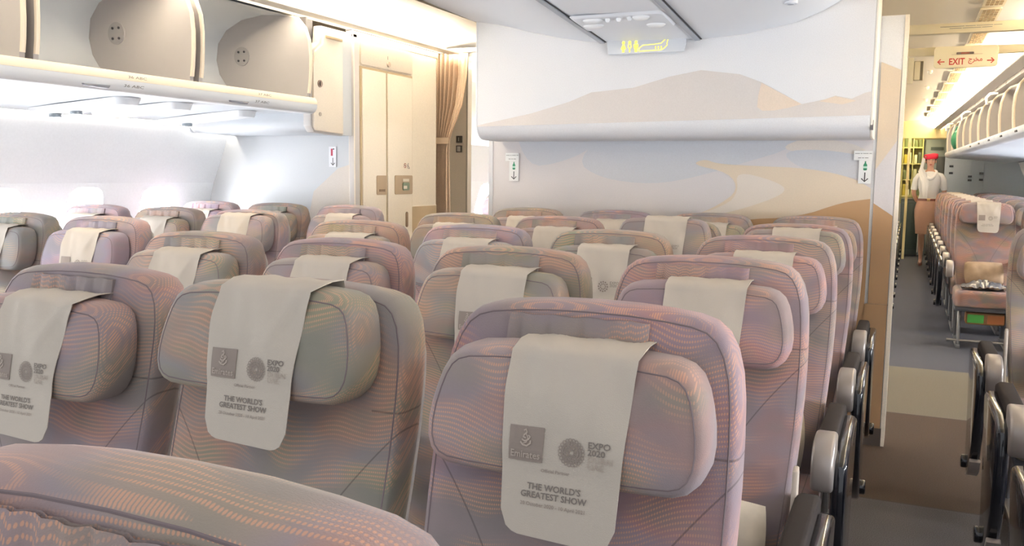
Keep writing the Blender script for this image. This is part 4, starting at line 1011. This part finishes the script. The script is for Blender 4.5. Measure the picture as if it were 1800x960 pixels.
# ================================================================== FLIGHT ATTENDANT
def attendant():
    r = thing('person', 'person in red pillbox hat, white scarf and blouse, tan skirt, standing in the aft aisle', 'person', (.275, 14.95, 0))
    skin = mat('skin', (214, 166, 142), .6)
    V = [(0, 0, .95), (0, 0, 1.10), (0, -.01, 1.26), (0, .0, 1.40), (0, -.005, 1.47), (0, -.015, 1.53), (0, -.02, 1.60), (0, -.012, 1.655)]
    R = [(.13, .10), (.105, .085), (.135, .095), (.085, .058), (.043, .043), (.05, .055), (.068, .08), (.055, .065)]
    E_ = [(0, 1), (1, 2), (2, 3), (3, 4), (4, 5), (5, 6), (6, 7)]
    def chain(root, pts):
        p = root
        for q, rr in pts: V.append(q); R.append(rr if isinstance(rr, tuple) else (rr, rr)); E_.append((p, len(V)-1)); p = len(V)-1
        return p
    for s in (-1, 1):
        w = chain(3, [((s*.10, .0, 1.380), .046), ((s*.165, .005, 1.355), .044), ((s*.20, .015, 1.24), .042), ((s*.215, .04, 1.12), .036), ((s*.17, .10, 1.00), .030), ((s*.085, .155, .93), .022), ((s*.055, .165, .905), (.030, .016))])
        for k in range(4):
            bx = s*(.045-.004*k); chain(w, [((bx-s*.012, .17+.006*k, .892-.010*k), .008), ((bx-s*.035, .172+.006*k, .878-.010*k), .0075), ((bx-s*.052, .166+.004*k, .872-.010*k), .007)])
        chain(w, [((s*.05, .150, .900), .010), ((s*.028, .143, .888), .009)])
        chain(0, [((s*.075, 0, .86), .085), ((s*.078, -.01, .66), .070), ((s*.068, -.012, .49), .050), ((s*.066, .012, .33), .047), ((s*.060, .02, .12), .028), ((s*.060, .015, .075), .028), ((s*.064, -.06, .040), (.030, .022)), ((s*.066, -.115, .028), (.028, .016))])
    me = bpy.data.meshes.new('sk'); me.from_pydata(V, E_, []); o = bpy.data.objects.new('sk', me); COL.objects.link(o)
    md = o.modifiers.new('s', 'SKIN'); sv = me.skin_vertices[0].data
    for i, rr in enumerate(R): sv[i].radius = rr
    sv[0].use_root = True; md.use_smooth_shade = True
    o.modifiers.new('d', 'SUBSURF').levels = 2
    dg = bpy.context.evaluated_depsgraph_get(); bm_ = bpy.data.meshes.new_from_object(o.evaluated_get(dg)); bpy.data.objects.remove(o)
    bm_.materials.clear(); bm_.materials.append(skin); bm_.name = 'body'
    obj('body', bm_, r)
    def loft(name, secs, m, n=28, caps=(False, False), th=.004):
        b = MB(); rs = [[(cx+rx*math.cos(2*PI*i/n), cy+ry*math.sin(2*PI*i/n), z) for i in range(n)] for z, cx, cy, rx, ry in secs]
        b.rings(rs, 0, *caps); return b.build(name, [m], r, ang=80)
    white = mat('blouse_white', (238, 236, 234), .7, bump=.3, bscale=60); tan = mat('skirt_tan', (186, 148, 128), .85, noise=.05, nscale=120)
    bl = loft('blouse', [(.99, 0, 0, .150, .118), (1.04, 0, 0, .142, .112), (1.11, 0, 0, .132, .106), (1.20, 0, -.006, .152, .120), (1.28, 0, -.008, .162, .124), (1.35, 0, -.002, .166, .112), (1.395, 0, .0, .148, .094), (1.428, 0, 0, .095, .074), (1.445, 0, 0, .062, .060)], white)
    for s in (-1, 1):
        b = MB(); P0 = [((s*.09, 0, 1.385), .050), ((s*.145, .004, 1.372), .054), ((s*.182, .010, 1.31), .054), ((s*.200, .02, 1.22), .050), ((s*.207, .028, 1.165), .049)]
        b.tube([p for p, _ in P0], [q for _, q in P0], 14); b.build('sleeve', [white], bl, ang=80)
    loft('skirt', [(1.03, 0, 0, .146, .114), (.99, 0, 0, .155, .121), (.93, 0, 0, .176, .136), (.86, 0, 0, .188, .142), (.76, 0, -.003, .184, .136), (.64, 0, -.004, .172, .124), (.52, 0, -.004, .158, .112), (.49, 0, -.004, .156, .110)], tan, caps=(False, True))
    be = loft('belt', [(.995, 0, 0, .158, .125), (1.03, 0, 0, .152, .120)], mat('belt_brown', (110, 62, 50), .5))
    b = MB(); b.box(-.022, .022, -.130, -.122, .992, 1.034); b.build('buckle', [mat('buckle_gold', (190, 160, 110), .3, .7)], be, bevel=.003)
    # face
    hair = mat('hair_dark', (58, 42, 38), .6)
    b = MB(); b.ball((0, .028, 1.615), .080, .085, .080, 16); b.ball((0, .115, 1.575), .045, .04, .045, 12); b.build('hair', [hair], r)
    for s in (-1, 1):
        b = MB(); b.ball((s*.028, -.092, 1.600), .011, .006, .0055, 10); e = b.build('eye', [mat('eye_white', (232, 226, 222), .4)], r)
        b = MB(); b.ball((s*.028, -.097, 1.600), .005, .003, .005, 8); b.build('iris', [mat('iris_dark', (48, 36, 32), .3)], e)
        b = MB(); b.tube([(s*.012, -.096, 1.616), (s*.028, -.099, 1.621), (s*.044, -.088, 1.616)], .0028, 6); b.build('eyebrow', [hair], r)
        b = MB(); b.ball((s*.071, -.01, 1.592), .008, .018, .026, 10); b.build('ear', [skin], r)
    b = MB(); b.tube([(0, -.094, 1.603), (0, -.104, 1.585), (0, -.110, 1.572), (0, -.096, 1.566)], [.006, .009, .012, .007], 8); b.build('nose', [skin], r)
    b = MB(); b.ball((0, -.092, 1.545), .020, .008, .0065, 12); b.build('lips', [mat('lips_red', (178, 48, 58), .4)], r)
    # hat
    red = mat('hat_red', (204, 30, 58), .7)
    b = MB(); n = 28; rs = []
    for z, rx in ((1.628, .086), (1.640, .096), (1.665, .099), (1.692, .098), (1.706, .090), (1.712, .06), (1.713, .01)):
        rs.append([(rx*math.cos(2*PI*i/n), .008+rx*1.02*math.sin(2*PI*i/n), z+.012*math.cos(2*PI*i/n)*.6) for i in range(n)])
    b.rings(rs, 0); ht = b.build('hat', [red], r, ang=60)
    b = MB(); b.ball((-.075, -.062, 1.662), .012, .008, .012, 10); b.build('hat_badge', [mat('badge_gold', (214, 186, 140), .3, .5)], ht)
    # scarf: falls from the hat on one side, wraps the neck and hangs down the chest
    scm = mat('scarf_white', (242, 240, 238), .8)
    b = MB()
    path = [((-.088, .01, 1.650), .05), ((-.100, .0, 1.58), .055), ((-.112, -.02, 1.50), .062), ((-.112, -.06, 1.43), .075), ((-.085, -.115, 1.35), .085), ((-.060, -.145, 1.25), .078), ((-.055, -.145, 1.13), .068), ((-.052, -.140, 1.05), .060)]
    rs = []
    for (p, w) in path:
        row = []
        for i in range(13):
            t = i/12*2-1; a = t*.9
            row.append((p[0]+math.sin(a)*w*.9*(1 if p[2] < 1.45 else .5)-(.0 if p[2] < 1.45 else .01), p[1]-math.cos(a)*.012+(t*w*(-.2) if p[2] < 1.4 else -t*w)+.006*math.sin(t*8), p[2]-.01*t))
        rs.append(row)
    b.rings(rs, 0, False, False, False); b.rings([[(x+.003, y+.006, z) for x, y, z in q] for q in rs], 0, False, False, False)
    sc = b.build('scarf', [scm], r, recalc=False, ang=80)
    b = MB(); pts = []
    for i in range(24):
        a = 2*PI*i/24; fr_ = (1-math.sin(a))/2
        pts.append((.082*math.cos(a), .070*math.sin(a)-.062*fr_**3, 1.450-.120*fr_**2.6))
    b.tube(pts, .026, 10, 0, True); b.build('neck_fold', [scm], sc, ang=80)
    # shoes
    shoe = mat('shoe_brown', (112, 66, 52), .4)
    for s in (-1, 1):
        b = MB(); rs = []
        for y, hw, z0, z1 in ((.045, .020, .035, .085), (.03, .030, .030, .092), (-.02, .033, .012, .070), (-.07, .037, .004, .058), (-.11, .034, .003, .050), (-.145, .018, .003, .032)):
            rs.append([(s*.064+hw*math.cos(2*PI*i/12), y, (z0+z1)/2+(z1-z0)/2*math.sin(2*PI*i/12)) for i in range(12)])
        b.rings(rs, 0); sh = b.build('shoe', [shoe], r, ang=60)
        b = MB(); b.tube([(s*.062, .030, .045), (s*.062, .034, 0.0)], [.014, .009], 8); b.build('heel', [shoe], sh)
attendant()
# ceiling speaker in the middle ceiling
b = MB(); zz1 = ceilz(-.50, 3.95); b.disc((-.50, 3.95, zz1-.012), 'z', .028, .022, 18, 0); b.disc((-.50, 3.95, zz1-.014), 'z', .016, .004, 14, 1)
tag(b.build('ceiling_speaker', [mat('speaker_pale', (206, 210, 218), .4), mat('speaker_dark', (150, 156, 170), .5)], bevel=.003), 'small round fitting on the curved middle ceiling near the bulkhead corner', 'ceiling fitting', 'round ceiling fittings')
